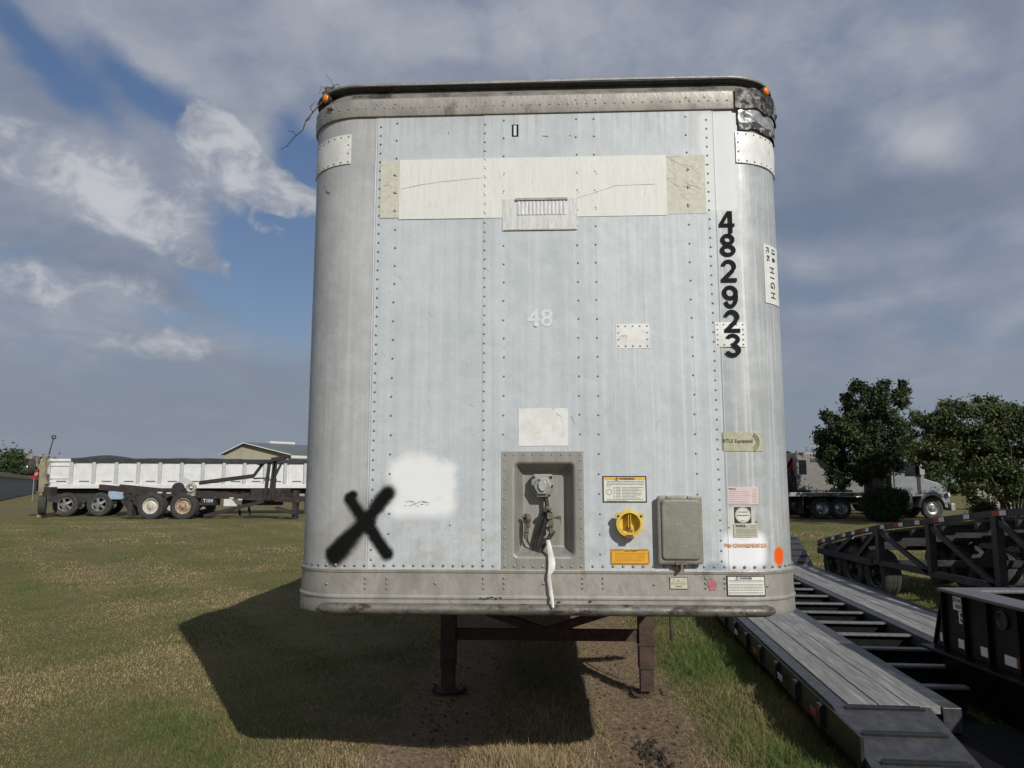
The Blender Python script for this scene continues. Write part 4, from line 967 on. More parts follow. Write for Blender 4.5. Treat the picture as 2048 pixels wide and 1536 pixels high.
# wheels -------------------------------------------------------------
m_tyre = mat('tyre_rubber', (.028, .027, .026), (.05, .047, .042), 12, .85, 0, .4, 60, c3=(.09, .08, .065), s3=4)
m_blk_paint = mat('black_trailer_paint', (.013, .013, .014), (.022, .022, .023), 10, .42, 0, .1, 40, c3=(.04, .038, .035), s3=3, lo3=.55, hi3=.8)
m_rimw = mat('rim_white', (.62, .60, .54), (.48, .44, .36), 12, .6, .1, c3=(.25, .14, .08), s3=9)
m_rimr = mat('rim_rusty', (.48, .42, .32), (.26, .13, .07), 14, .7, .1)
m_rims = mat('rim_silver', (.55, .56, .57), (.4, .4, .4), 10, .3, .8)
def wheel(parent, c, rad, w, side, mr, spokes=0, axis=(1, 0, 0), deep=.10, n=36):
    """side = sign along axis where the outer face is"""
    a = Vector(axis)*side; q = MB(); r = rad; rr_ = rad*.56
    q.lathe(c, a, [(rr_, -w/2), (r*.80, -w/2), (r*.94, -w*.46), (r*.985, -w*.36), (r, -w*.2), (r*.985, -w*.19), (r*.985, -w*.15), (r, -w*.14), (r, w*.0), (r*.985, w*.01), (r*.985, w*.05), (r, w*.06), (r, w*.2), (r*.985, w*.36), (r*.94, w*.46), (r*.80, w/2), (r*.66, w*.47), (rr_, w*.40), (rr_, -w/2)], n)
    o = q.build('tyre', m_tyre, parent, smooth=35)
    q = MB(); d = w/2-deep
    q.lathe(c, a, [(rr_*1.04, w*.42), (rr_*1.0, w*.44), (rr_*.93, w*.40), (rr_*.88, d+.02), (rr_*.55 if not spokes else rr_*.86, d)], n)
    if spokes:
        a_ = a.normalized(); u = Vector((0, 0, 1)); v = a_.cross(u)
        for k in range(spokes):
            t_ = 2*math.pi*k/spokes+.3; dr = u*math.cos(t_)+v*math.sin(t_)
            q.beam(Vector(c)+a_*(d+.035), Vector(c)+a_*(d+.01)+dr*rr_*.92, rr_*.34, .05, up=a_)
        q.lathe(c, a, [(rr_*.34, d-.02), (rr_*.34, d+.07), (rr_*.22, d+.10), (.0, d+.10)], 20)
    else:
        q.lathe(c, a, [(rr_*.86, d), (rr_*.50, d+.03), (rr_*.42, d+.05), (rr_*.30, d+.05), (rr_*.28, d+.11), (.0, d+.12)], n)
        a_ = a.normalized(); u = Vector((0, 0, 1)); v = a_.cross(u)
        for k in range(8):
            t_ = 2*math.pi*k/8; q.lathe(Vector(c)+(u*math.cos(t_)+v*math.sin(t_))*rr_*.40, a, [(.014, d+.04), (.014, d+.07), (0, d+.07)], 6)
    q.build('rim', mr, o, smooth=35); return o
for yy in (L-1.6, L-2.85):
    for sx in (-1, 1): wheel(trl, (sx*(HW-.28), yy, .52), .52, .5, sx, m_rimw)
    MB().cyl((-HW+.4, yy, .52), (HW-.4, yy, .52), .07).build('axle', m_rust, trl)

# twig and leaf litter on the corner
m_twig = mat('twig_bark', (.045, .032, .028), (.07, .05, .04), 60, .8)
tw = thing('dry_twig', 'thin bare twig hanging off the upper left corner of the trailer', 'twig', tuple(aty(655, 190, 4.05)))
def tp(*pts): 
    b_ = tw.location; return [aty(x, y, Y_)-Vector(b_) for x, y, Y_ in pts]
q = MB(); q.tube(tp((664, 180, 4.02), (648, 200, 3.98), (637, 212, 3.97), (623, 228, 3.96), (611, 243, 3.95), (606, 260, 3.95), (592, 271, 3.96), (582, 282, 3.97), (574, 292, 3.97), (561, 299, 3.97)), .0042, 5, .0018)
for l_ in (((626, 225, 3.96), (620, 214, 3.93), (629, 205, 3.9)), ((592, 271, 3.96), (588, 264, 3.99), (576, 261, 4.0)), ((637, 212, 3.97), (632, 203, 3.99)), ((611, 243, 3.95), (619, 238, 3.93), (622, 233, 3.9)), ((664, 182, 4.05), (667, 172, 4.05), (661, 160, 4.05), (652, 149, 4.05)), ((667, 172, 4.05), (676, 168, 4.05), (680, 170, 4.05)), ((667, 178, 4.02), (655, 178, 4.0), (645, 187, 3.99))):
    q.tube(tp(*l_), .0026, 4, .0012)
q.build('stem', m_twig, tw, smooth=60)
q = MB()
for _ in range(70):
    p = aty(random.gauss(664, 9), random.gauss(181, 5), random.uniform(4.0, 4.15))-Vector(tw.location); s_ = random.uniform(.006, .016)
    q.box(p, (s_, s_*.8, .002), (random.random()*3, random.random()*3, random.random()*3))
q.build('dead_leaves', mat('dead_leaf', (.07, .045, .03), (.14, .09, .05), 60, .8), tw, kind='stuff')

# ------------------------------------------------------------------ runway deck trailer on the right
DA = -math.atan(.105)
m_board = mat('weathered_board', (.27, .26, .25), (.17, .165, .16), 3.0, .75, 0, .5, 30, sc=(14, .9, 14), c3=(.40, .385, .37), s3=1.3, lo3=.5, hi3=.72, detail=9)
m_topg = mat('worn_sheen_steel', (.10, .10, .10), (.14, .138, .135), 5, .45, .1, .2, 40, sc=(6, .6, 1), c3=(.20, .195, .19), s3=2.5, lo3=.55, hi3=.8)  # lighter tone paints in the grazing reflection on the cross member flanges
m_deck = mat('dark_deck_steel', (.040, .040, .043), (.060, .060, .064), 12, .42, .1, .15, 40, c3=(.09, .088, .085), s3=3, lo3=.55, hi3=.75)
mat('matt_black', (.006, .006, .006), (.010, .010, .010), 8, .8, spec=.15)
dt = thing('flatbed_trailer', 'long low black runway trailer with grey wooden deck boards and open cross members', 'trailer', (2.12, 5.25, 0), DA)
DZ = .30
Md = (Matrix.Translation((2.12, 5.25, 0)) @ Matrix.Rotation(DA, 4, 'Z')).inverted()
LEN = 8.9
for x0 in (0.0, 1.55):
    y0 = 0.0 if x0 == 0 else 1.3
    q = MB(); q.bb(x0, x0+.10, y0, LEN, DZ-.16, DZ); q.build('side_rail', m_deck, dt, bevel=.005)
    q = MB(); q.bb(x0+.70, x0+.82, y0, LEN, DZ-.16, DZ); q.build('side_rail', m_deck, dt, bevel=.005)
    ends = [y0+.0, 3.9, LEN]
    for k in range(3):
        xb = x0+.105+k*.198
        for j in range(2):
            q = MB(); q.bb(xb+random.uniform(0, .003), xb+.190, ends[j]+.006, ends[j+1]-.006, DZ-.045, DZ+.004+random.uniform(0, .005)); q.build('deck_board', m_board, dt, bevel=.004)
yy = 0.62
while yy < LEN:
    xe_ = 1.55 if yy > 1.2 else 1.16
    q = MB(); q.bb(.82, xe_, yy, yy+.085, DZ-.04, DZ-.02); cm_ = q.build('cross_member', m_topg, dt, bevel=.003)
    q = MB(); q.bb(.82, xe_, yy+.055, yy+.062, DZ-.2, DZ-.04); q.build('web', MATS['matt_black'], cm_); yy += .66
q = MB(); q.bb(.12, 1.16, .3, LEN, .07, .085); q.bb(1.16, 2.25, 1.3, LEN, .07, .085); q.build('belly_pan', mat('matt_black', (.006, .006, .006), (.010, .010, .010), 8, .8, spec=.15), dt)
q = MB(); q.bb(.66, 1.22, -1.3, .28, .10, .13); q.bb(.66, .72, -1.3, .28, .02, .10); q.build('gap_shade_plate', mat('matt_black', (.006, .006, .006), (.010, .010, .010), 8, .8, spec=.15), dt)  # black plate added to darken the shadowed gap beside the dovetail
# dovetail plate with slots
def dv(x, y): return DZ+.002+.22*y           # y negative going down
q = MB(); q.prism([(0.0, DZ), (-.98, DZ-.215), (-.98, DZ-.235), (0.0, DZ-.12)], (.0, 0, 0), (0, 1, 0), (0, 0, 1), (1, 0, 0), .62); dvt = q.build('dovetail_plate', m_deck, dt, bevel=.004)
for k in (-.05, -.36, -.66, -.92):
    q = MB(); q.box((.32, k, DZ+.22*k+.010), (.50, .022, .014), (.215, 0, 0)); q.box((.32, k+.03, DZ+.22*(k+.03)+.008), (.46, .014, .010), (.215, 0, 0)); q.build('grip_bar', m_blk_paint, dvt)
q = MB(); q.bb(-.02, .0, -.6, LEN, .10, DZ-.02)
for k in range(14): q.bb(-.055, -.02, .1+k*.62, .16+k*.62, .12, DZ-.03)
q.build('side_skirt', m_blk_paint, dt)
m_refr = mat('reflector_red', (.42, .03, .03), (.3, .02, .02), 40, .35); m_refw = mat('reflector_white', (.66, .68, .72), (.55, .57, .6), 60, .3)
for k in range(8):
    y_ = .15+k*.95
    q = MB(); q.bb(-.062, -.0565, y_, y_+.14, .17, .215); q.build('reflector', m_refw if k % 2 else m_refr, dt)
# far knee plate rising to the upper deck
q = MB()
q.prism([(LEN, DZ-.1), (LEN, DZ), (LEN+.9, DZ+.44), (LEN+3.2, DZ+.44), (LEN+3.2, DZ+.30), (LEN+1, DZ+.30)], (0.0, 0, 0), (0, 1, 0), (0, 0, 1), (1, 0, 0), 2.37); kp = q.build('knee_deck', m_deck, dt, bevel=.005)
for k in range(5):
    y_ = LEN+.1+k*.19; z_ = DZ+.44*(y_-LEN)/.9
    q = MB(); q.box((1.18, y_, z_+.012), (2.3, .03, .018), (.45, 0, 0)); q.build('grip_bar', m_steel if k == 9 else m_deck, kp)
q = MB()
for yy in (10.6, 11.4):
    for xx in (.15, 2.2): pass
for yy in (10.4, 11.4):
    for sx, xx in ((-1, .2), (1, 2.17)): wheel(dt, (xx, yy, .36), .36, .24, sx, m_rims)

# ------------------------------------------------------------------ black box-sided trailer, near right
HX, HY = 3.45, 6.28
bt = thing('black_hopper_trailer', 'glossy black steel trailer with ribbed side, white reflectors and tapered belly at right edge', 'trailer', (HX, HY, -.35)); bt.scale = (1.2, 1.2, 1.2)
m_gblk = mat('gloss_black', (.004, .004, .0045), (.006, .006, .0065), 8, .36, 0, .05, 30, spec=.22)
m_topg = mat('worn_sheen_steel', (.075, .075, .076), (.11, .108, .105), 5, .5, .1, .2, 40, sc=(6, .6, 1), c3=(.17, .165, .16), s3=2.5, lo3=.55, hi3=.8)
LN = 3.6; WD = 1.9
q = MB(); # side wall panel between flange and lip
q.prism([(.02, 1.05), (.17, .66), (-LN, .66), (-LN, 1.05)], (0.03, 0, 0), (0, 1, 0), (0, 0, 1), (1, 0, 0), .02); q.build('side_panel', m_gblk, bt)
q = MB(); q.prism([(0.0, 1.05), (.16, .66), (.12, .66), (-.04, 1.05)], (0.03, 0, 0), (0, 1, 0), (0, 0, 1), (1, 0, 0), WD); q.build('end_panel', m_gblk, bt)
q = MB(); q.bb(0, .20, -LN, .02, 1.035, 1.055); q.build('top_flange', m_topg, bt, bevel=.004)
q = MB(); q.bb(.20, WD, -.13, .02, 1.035, 1.055); q.build('top_flange', m_topg, bt, bevel=.004)
q = MB(); q.prism([(.19, .655), (.19, .635), (-LN, .635), (-LN, .655)], (-.05, 0, 0), (0, 1, 0), (0, 0, 1), (1, 0, 0), .14); q.build('lower_lip', m_gblk, bt, bevel=.004)
for k, y_ in enumerate((-.005, -.25, -.49, -.775, -1.10, -1.45, -1.8)):
    q = MB(); q.bb(.006, .03, y_-.008, y_+.008, .655, 1.035); q.build('side_rib', m_gblk, bt, bevel=.003)
for y0_, y1_ in ((.01, .06), (-.232, -.15), (-.478, -.385), (-.72, -.615)):
    q = MB(); q.bb(.024, .0295, min(y0_, y1_), max(y0_, y1_), .70, .755); q.build('reflector', m_refw, bt)
q = MB(); q.bb(.024, .0295, -.765, -.722, .70, .755); q.build('reflector', m_refr, bt)
# belly
q = MB(); P0 = [(.03, .13, .64), (.03, -LN, .64), (.065, -LN, .29), (.065, -.12, .29)]
v = [Vector(p) for p in P0]+[Vector((WD, p[1], p[2])) for p in P0]
q.add(v, [(0, 1, 2, 3), (4, 7, 6, 5), (0, 3, 7, 4), (3, 2, 6, 7), (0, 4, 5, 1)]); q.build('belly', m_gblk, bt)
q = MB(); q.bb(.04, WD, -LN, -.1, .60, .62); q.build('inner_floor', m_blk_paint, bt)
q = MB(); q.lathe((.028, -.62, .95), (-1, 0, 0), [(.055, 0), (.055, .008), (.045, .010), (.040, .002), (0, .001)], 24); q.build('lamp_recess', m_blk_paint, bt, smooth=40)
q = MB(); q.bb(.024, .0285, -.238, -.12, .935, 1.02); sg = q.build('safety_sign', m_refw, bt)
q = MB(); q.bb(.024, .0285, -.238, -.175, .855, .930); q.build('safety_sign', m_refw, bt)
for tx_b, yy, zz_ in (('DO NOT', -.179, .998), ('RIDE', -.179, .960)):
    text_obj(tx_b, .034, m_blk, bt, 'lettering', .0008, .9, fn=lambda x, y, w: Vector((.0225, yy-x, zz_+y)))
q = MB(); q.box((.0225, -.206, .910), (.001, .02, .022), (R(45), 0, 0)); q.box((.0225, -.206, .876), (.001, .03, .014), (R(30), 0, 0)); q.build('warning_pictogram', m_blk, bt)

# ------------------------------------------------------------------ wedge car trailers
m_frame = mat('wedge_frame_paint', (.016, .016, .019), (.027, .026, .028), 8, .45, .1, .15, 40, c3=(.06, .052, .045), s3=3)
m_tread = mat('deck_tread', (.09, .09, .088), (.13, .13, .125), 6, .55, .2, .2, 40)
def wedge(loc_, label, tapes=True, group='wedge car trailers on the right'):
    w_ = thing('wedge_trailer', label, 'trailer', loc_, 0, group)
    X2 = 2.2
    pts = [(2.3, .70), (1.0, .93), (0.0, 1.09), (-1.4, 1.25), (-2.85, 1.41), (-3.6, 1.47), (-7.6, 1.56)]    # (y, z) of the top rail, y=0 at the first post
    def top(y):
        for (a, za), (b, zb_) in zip(pts, pts[1:]):
            if a >= y >= b: return za+(zb_-za)*(a-y)/(a-b)
        return pts[-1][1]
    for xx in (0, X2):
        q = MB()
        for a, b in zip(pts, pts[1:]): q.beam((xx, a[0], a[1]), (xx, b[0], b[1]), .06, .075)
        q.build('top_rail', m_frame, w_)
        q = MB(); q.bb(xx-.03, xx+.03, -7.4, .25, .53, .61); q.build('lower_beam', m_frame, w_)
        for y_ in (0.0, -1.43, -2.86, -4.3, -5.7):
            q = MB(); q.bb(xx-.045, xx+.045, y_-.05, y_+.05, .42 if y_ in (-2.86,) else .58, top(y_)-.03); q.build('post', m_frame, w_)
            q = MB(); q.beam((xx-.01, y_+.02, top(y_)-.04), (xx-.01, y_-1.35, .58), .04, .07); q.build('diagonal_brace', m_frame, w_)
        q = MB(); q.beam((xx, .05, top(0)-.05), (xx, .75, .60), .05, .07); q.beam((xx, .95, top(.95)-.05), (xx, 1.5, .62), .05, .07); q.build('diagonal_brace', m_frame, w_)
        q = MB(); q.bb(xx-.03, xx+.03, .2, 2.35, .50, .60); q.build('axle_beam', m_frame, w_)
    # deck runways following the rail
    for xx in (.08, X2-.68):
        q = MB()
        for a, b in zip(pts, pts[1:]): q.beam((xx+.3, a[0], a[1]-.06), (xx+.3, b[0], b[1]-.06), .58, .03)
        q.build('runway', m_tread, w_)
    for y_ in lin(2.1, -7, 13):
        q = MB(); q.bb(.0, X2, y_-.03, y_+.03, top(y_)-.16, top(y_)-.08); q.build('cross_member', m_frame, w_)
    for y_ in (0, -2.86, -5.7):
        q = MB(); q.bb(0, X2, y_-.04, y_+.04, .50, .60); q.build('lower_cross_member', m_frame, w_)
    q = MB(); q.prism([(2.3, .73), (2.42, .64), (2.3, .60)], (0, 0, 0), (0, 1, 0), (0, 0, 1), (1, 0, 0), X2); q.build('tail_apron', m_frame, w_)
    if tapes:
        for i, y_ in enumerate((1.95, 1.55, 1.1, .75, .25, -.25, -.8, -1.25, -1.85, -2.4, -3.1, -3.7, -4.3, -5.0)):
            z_ = top(y_); L_ = .13
            for kk, mm in ((0, m_refw), (1, m_refr)):
                if kk and i % 2: continue
                a = y_+kk*L_+.004; b = a+L_-.008
                q = MB(); q.beam((-.0378, a, top(a)), (-.0378, b, top(b)), .004, .055); q.build('reflective_tape', mm, w_)
    for y_ in (.35, 1.15, 1.95):
        for sx, xx in ((-1, .18), (1, X2-.18)): wheel(w_, (xx, y_, .37), .37, .27, sx, m_blk_paint, n=30)
    return w_
wd = wedge((5.60, 11.72, 0), 'nearest black wedge shaped trailer with red and white tape along its sloping rail')
wd2 = wedge((9.1, 13.4, .03), 'second black wedge trailer standing behind the taped one', tapes=False)
wd3 = copy_tree(wd2, (12.4, 14.6, .05), -.04, 'third black wedge trailer farthest right behind the others')

# ------------------------------------------------------------------ foliage helpers
def leaf_mat(name, c1, c2, c3):
    m = bpy.data.materials.new(name); m.use_nodes = True; t = NT(m.node_tree); b = m.node_tree.nodes['Principled BSDF']
    at = t.n('ShaderNodeAttribute'); at.attribute_name = 'tone'
    cr = t.n('ShaderNodeValToRGB'); t.l(at.outputs['Fac'], cr.inputs[0]); e = cr.color_ramp.elements
    e[0].color = (*c1, 1); e[1].color = (*c3, 1); k = e.new(.5); k.color = (*c2, 1)
    t.l(cr.outputs[0], b.inputs['Base Color']); b.inputs['Roughness'].default_value = .6; b.inputs['Specular IOR Level'].default_value = .25
    return m
lf1 = leaf_mat('leaf_dark', (.016, .030, .013), (.036, .056, .021), (.075, .09, .034))
lf2 = leaf_mat('leaf_olive', (.024, .040, .014), (.060, .080, .028), (.13, .135, .05))
m_bark = mat('bark', (.06, .048, .038), (.10, .08, .062), 20, .9, 0, .5, 40, sc=(1, 1, .3))
def leaves(name, clumps, n, size, m, parent, shell=.55):
    c = np.array([k[:3] for k in clumps]); r = np.array([k[3:6] for k in clumps]); vol = r.prod(1)**.7; pr = vol/vol.sum()
    i = rng.choice(len(clumps), n, p=pr); d = rng.normal(size=(n, 3)); d /= np.linalg.norm(d, axis=1)[:, None]
    rad = (shell+(1-shell)*rng.random(n)**.7)*(1+.10*rng.normal(size=n)) if shell > .6 else np.abs(rng.normal(0, .62, n))+.1; p = c[i]+d*r[i]*rad[:, None]
    a = rng.normal(size=(n, 3)); a /= np.linalg.norm(a, axis=1)[:, None]; b_ = np.cross(a, rng.normal(size=(n, 3))); b_ /= np.linalg.norm(b_, axis=1)[:, None]
    s = size*rng.uniform(.6, 1.35, n)[:, None]
    v = np.stack([p-a*s, p+b_*s*.45, p+a*s, p-b_*s*.45], 1).reshape(-1, 3); f = np.arange(n*4).reshape(-1, 4)
    ct = rng.normal(0, .16, len(clumps)); tone = np.clip(rng.normal(.42, .17, n)+ct[i], 0, 1)
    o = npmesh(name, v, f, m, parent, attr=np.repeat(tone, 4)); o['kind'] = 'stuff'; return o
def limbs(parent, base, tips, r0, m=None, nm='limb'):
    for k, (tp_, rr_) in enumerate(tips):
        b_ = Vector(base) if not isinstance(base, list) else Vector(base[k % len(base)]); t_ = Vector(tp_); mid = b_.lerp(t_, .5)+Vector((random.uniform(-.2, .2), random.uniform(-.2, .2), random.uniform(0, .25)))
        MB().tube([b_, b_.lerp(mid, .5)+Vector((.03, .02, 0)), mid, mid.lerp(t_, .5), t_], rr_, 7, rr_*.3).build(nm, m or m_bark, parent, smooth=60)
# big rounded tree
bx, by = 16.0, 34.0; bz = gh(bx, by)
T1 = thing('shade_tree', 'tall dark green broadleaf tree with a lumpy rounded crown behind the flatbed truck', 'tree', (bx, by, bz))
cl1 = []
def px_clump(px_, py_, Y_, rx, ry=None, o=None):
    p = aty(px_, py_, Y_); ry = ry or rx; return (p.x-o[0], p.y-o[1], p.z-o[2], rx, rx*.9, ry)
for px_, py_, r_ in ((1735, 785, .62), (1715, 775, .5), (1765, 775, .55), (1800, 800, .62), (1808, 775, .45), (1765, 820, .9), (1700, 800, .5), (1720, 830, .9), (1690, 850, .8), (1660, 840, .5), (1652, 870, .6), (1650, 900, .6), (1680, 890, .9), (1720, 880, 1.0), (1765, 870, 1.0), (1805, 850, .7), (1812, 890, .7), (1790, 910, .9), (1740, 920, 1.0), (1695, 930, .8), (1665, 935, .55), (1670, 955, .4), (1715, 955, .6), (1755, 945, .6), (1790, 930, .5), (1690, 965, .4), (1650, 925, .4)):
    for k in range(7):
        cl1.append(px_clump(px_+random.uniform(-22, 22)*r_, py_+random.uniform(-20, 20)*r_, by+random.uniform(-1.6, 1.6), r_*random.uniform(.22, .5), None, (bx, by, bz)))
leaves('crown', cl1, 85000, .080, lf1, T1, .45)
MB().tube([(0, 0, -.1), (.03, 0, .8), (-.03, .05, 1.6), (.02, 0, 2.5)], .20, 10, .15).build('trunk', m_bark, T1, smooth=60)
limbs(T1, (0, 0, 2.2), [((-1.2, .2, 3.6), .09), ((1.1, -.3, 3.8), .09), ((.1, .6, 4.6), .10), ((-.5, -.6, 4.8), .08), ((.9, .4, 5.0), .07)], .1)
# broad multi-stem tree
bx2, by2 = 19.0, 29.0; bz2 = gh(bx2, by2)
T2 = thing('crepe_myrtle', 'broad olive green multi stemmed tree at the right edge above the wedge trailers', 'tree', (bx2, by2, bz2))
cl2_ = []
for px_, py_, r_ in ((1850, 850, .6), (1880, 835, .6), (1920, 825, .6), (1960, 818, .6), (2000, 815, .6), (2035, 825, .6), (2070, 820, .7), (2110, 830, .8), (1845, 880, .55), (1890, 870, .8), (1940, 865, .8), (1990, 860, .8), (2040, 865, .8), (2090, 870, .9), (1835, 910, .5), (1870, 910, .7), (1920, 905, .8), (1970, 900, .8), (2020, 905, .8), (2080, 910, .9), (1850, 930, .4), (1885, 930, .5), (1935, 945, .7), (1960, 975, .6), (1925, 985, .5), (1995, 965, .6), (2045, 985, .6), (2000, 945, .7), (2050, 940, .7), (1960, 935, .5), (2035, 970, .5), (2140, 880, .9)):
    for k in range(7):
        cl2_.append(px_clump(px_+random.uniform(-30, 30), py_+random.uniform(-20, 20), by2+random.uniform(-1.6, 1.6), r_*random.uniform(.3, .65), r_*random.uniform(.22, .45), (bx2, by2, bz2)))
leaves('crown', cl2_, 125000, .066, lf2, T2, .4)
for k in range(9):
    a = k/9*6.28; r_ = random.uniform(.9, 2.2)
    MB().tube([(.25*math.cos(a), .25*math.sin(a), -.1), (.35*math.cos(a), .35*math.sin(a), .8), (r_*.5*math.cos(a), r_*.5*math.sin(a), 1.8), (r_*math.cos(a), r_*math.sin(a), 3.0)], .07, 7, .03).build('stem', m_bark, T2, smooth=60)
# clipped round bush
p = atz(1767, 1044, .15); bu = thing('round_bush', 'clipped ball shaped dark bush in front of the white tractor unit', 'bush', (p.x, 33.0, gh(p.x, 33.)))
p = aty(1767, 1012, 33.0)
leaves('foliage', [(p.x-bu.location.x, 0, .72, .93, .9, .74)]+[(p.x-bu.location.x+random.uniform(-.5, .5), random.uniform(-.6, .2), .72+random.uniform(-.4, .4), .4, .4, .35) for _ in range(10)], 22000, .05, lf1, bu, .75)
MB().tube([(p.x-bu.location.x, 0, -.1), (p.x-bu.location.x, 0, .7)], .08, 8).build('trunk', m_bark, bu)
p = aty(1970, 1010, 31.0); b2 = thing('small_bush', 'small yellow green bush beside the multi stemmed tree', 'bush', (p.x, 31.0, gh(p.x, 31.)))
leaves('foliage', [(0, 0, .55, .5, .5, .6), (.3, 0, .4, .35, .3, .45), (-.3, .1, .45, .3, .3, .4)], 9000, .04, leaf_mat('leaf_yellow', (.05, .05, .015), (.10, .095, .03), (.17, .15, .06)), b2, .4)
MB().tube([(0, 0, -.1), (0, 0, .5)], .04, 8).build('stem', m_bark, b2)

# ------------------------------------------------------------------ vehicles behind the trees
m_white = mat('vehicle_white_shaded', (.25, .265, .28), (.21, .225, .235), 6, .35, .05)  # white paint greyed so the colour carries the shade of the trees
m_tan = mat('vehicle_tan_shaded', (.22, .21, .195), (.18, .175, .16), 6, .4, .05)  # tan darkened likewise, tree shade included in the colour
m_glass = mat('dark_glass', (.010, .012, .014), (.02, .022, .025), 6, .08)
m_chas = mat('chassis_black', (.018, .018, .018), (.035, .032, .03), 10, .7)
m_alu = mat('deck_alu', (.34, .34, .33), (.26, .26, .25), 8, .45, .5)
def tractor(loc_, rz, label, m_b, sleeper, flatbed, name='semi_truck'):
    """x runs to the front of the truck, y=0 is the side facing the camera; widths go to +y"""
    t_ = thing(name, label, 'truck', loc_, rz, 'trucks parked behind the trees'); Wd = 2.3
    if sleeper:
        q = MB(); q.prism([(-2.6, 1.15), (-.1, 1.15), (-.1, 3.05), (-.4, 3.15), (-2.6, 3.15)], (0, 0, 0), (1, 0, 0), (0, 0, 1), (0, 1, 0), Wd); sl_ = q.build('sleeper', m_b, t_, bevel=.06)
        for xw in (-2.3, -.75):
            q = MB(); q.bb(xw-.18, xw+.22, -.012, .0, 2.0, 2.75); q.build('window', m_glass, sl_, bevel=.005)
    q = MB(); q.prism([(-.05, 1.05), (1.35, 1.05), (1.35, 1.95), (1.15, 2.85), (.0, 2.95), (-.05, 2.9)], (0, .05, 0), (1, 0, 0), (0, 0, 1), (0, 1, 0), Wd-.1); cb_ = q.build('cab', m_b, t_, bevel=.05)
    q = MB(); q.prism([(.45, 1.98), (1.18, 1.98), (1.05, 2.62), (.45, 2.66)], (0, .035, 0), (1, 0, 0), (0, 0, 1), (0, 1, 0), .02); q.build('window', m_glass, cb_)
    q = MB(); q.beam((1.36, Wd/2, 1.98), (1.17, Wd/2, 2.80), Wd-.35, .03, up=(1, 0, .2)); q.build('windscreen', m_glass, cb_)
    q = MB(); q.bb(1.0, 1.16, .028, .048, 1.15, 1.9); q.build('door_panel', m_chas, cb_)
    q = MB(); q.bb(1.05, 1.28, -.16, -.05, 2.05, 2.55); q.build('mirror', m_alu, t_)
    q = MB(); q.prism([(1.37, 1.2), (2.2, 1.1), (2.35, .75), (2.65, .75), (2.60, 1.35), (2.2, 1.66), (1.37, 1.92)], (0, .32, 0), (1, 0, 0), (0, 0, 1), (0, 1, 0), Wd-.64); q.build('hood', m_b, t_, bevel=.05)
    for yy in (.0, Wd-.38):
        q = MB(); pr = [(1.65+.68*math.cos(R(a)), .55+.72*math.sin(R(a))) for a in range(0, 181, 15)]+[(1.65+.56*math.cos(R(a)), .55+.56*math.sin(R(a))) for a in range(180, -1, -15)]
        q.prism(pr, (0, yy, 0), (1, 0, 0), (0, 0, 1), (0, 1, 0), .40); q.build('fender', m_b, t_, smooth=40)
        q = MB(); q.lathe((2.50, yy+.2, 1.1), (1, 0, .1), [(.13, -.06), (.13, .0), (.1, .03), (0, .04)], 16); q.build('headlight', m_refw, t_, smooth=50)
    q = MB(); q.bb(2.5, 2.7, .05, Wd-.05, .40, .72); q.build('bumper', m_alu, t_, bevel=.02)
    q = MB(); q.bb(2.62, 2.67, .7, Wd-.7, .8, 1.5); q.build('grille', m_alu, t_)
    q = MB(); q.cyl((-.5, .25, .75), (.7, .25, .75), .30, .30, 18); q.build('fuel_tank', m_alu, t_, smooth=40)
    q = MB(); q.cyl((-.15, .1, 1.2), (-.15, .1, 3.3), .07, .07, 12); q.build('exhaust_stack', m_alu, t_, smooth=40)
    xe = -8.5 if flatbed else -4.8
    q = MB(); q.bb(xe, 2.5, .75, .9, .75, 1.0); q.bb(xe, 2.5, Wd-.9, Wd-.75, .75, 1.0); q.build('chassis', m_chas, t_)
    wx = WXF if flatbed else (-2.6, -3.95)
    for x_ in wx:
        for sd, yy in ((-1, .2), (1, Wd-.2)): wheel(t_, (x_, yy, .50), .50, .42, sd, m_rims, axis=(0, 1, 0), n=28)
    for sd, yy in ((-1, .18), (1, Wd-.18)): wheel(t_, (1.65, yy, .50), .50, .28, sd, m_rims, axis=(0, 1, 0), n=28)
    q = MB(); q.bb(wx[1]-.9, wx[1]-.86, .0, .6, .25, 1.0); q.build('mud_flap', m_rub, t_)
    return t_
g1 = gh(16, 35.5); FX = aty(1868, 1030, 35.4).x-1.65; WXF = (aty(1683, 1020, 35.4).x-FX, aty(1645, 1020, 35.4).x-FX)
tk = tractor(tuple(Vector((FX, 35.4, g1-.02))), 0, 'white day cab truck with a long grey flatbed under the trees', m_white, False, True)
q = MB(); q.bb(-9.5, -.5, -.1, 2.4, 1.05, 1.22); fb = q.build('flatbed_deck', m_alu, tk, bevel=.01)
for k in range(9):
    q = MB(); q.bb(-9.2+k*1.0, -9.08+k*1.0, -.12, -.1005, 1.10, 1.15); q.build('stake_pocket', m_chas, fb)
q = MB(); q.bb(-.5, -.42, .1, 2.2, 1.2, 2.7); q.build('headboard', m_chas, tk)
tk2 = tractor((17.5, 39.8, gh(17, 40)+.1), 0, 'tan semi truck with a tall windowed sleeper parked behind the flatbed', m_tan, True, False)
q = MB()
for k in range(9): q.bb(-1.85+k*.085, -1.80+k*.085, -.012, -.002, 2.62+.03*(k % 2), 2.86-.05*(k % 3)); q.bb(-1.87+k*.085, -1.79+k*.085, -.013, -.003, 2.66, 2.69)
q.build('emblem', m_chas, tk2, kind='stuff')
q = MB(); 
for k in range(6): q.cyl((-1.9+k*.28, .4, 3.16), (-1.82+k*.28, .4, 3.5), .05, .03, 8)
q.bb(-1.95, -.3, .35, .45, 3.45, 3.5); q.build('roof_lights', m_alu, tk2)
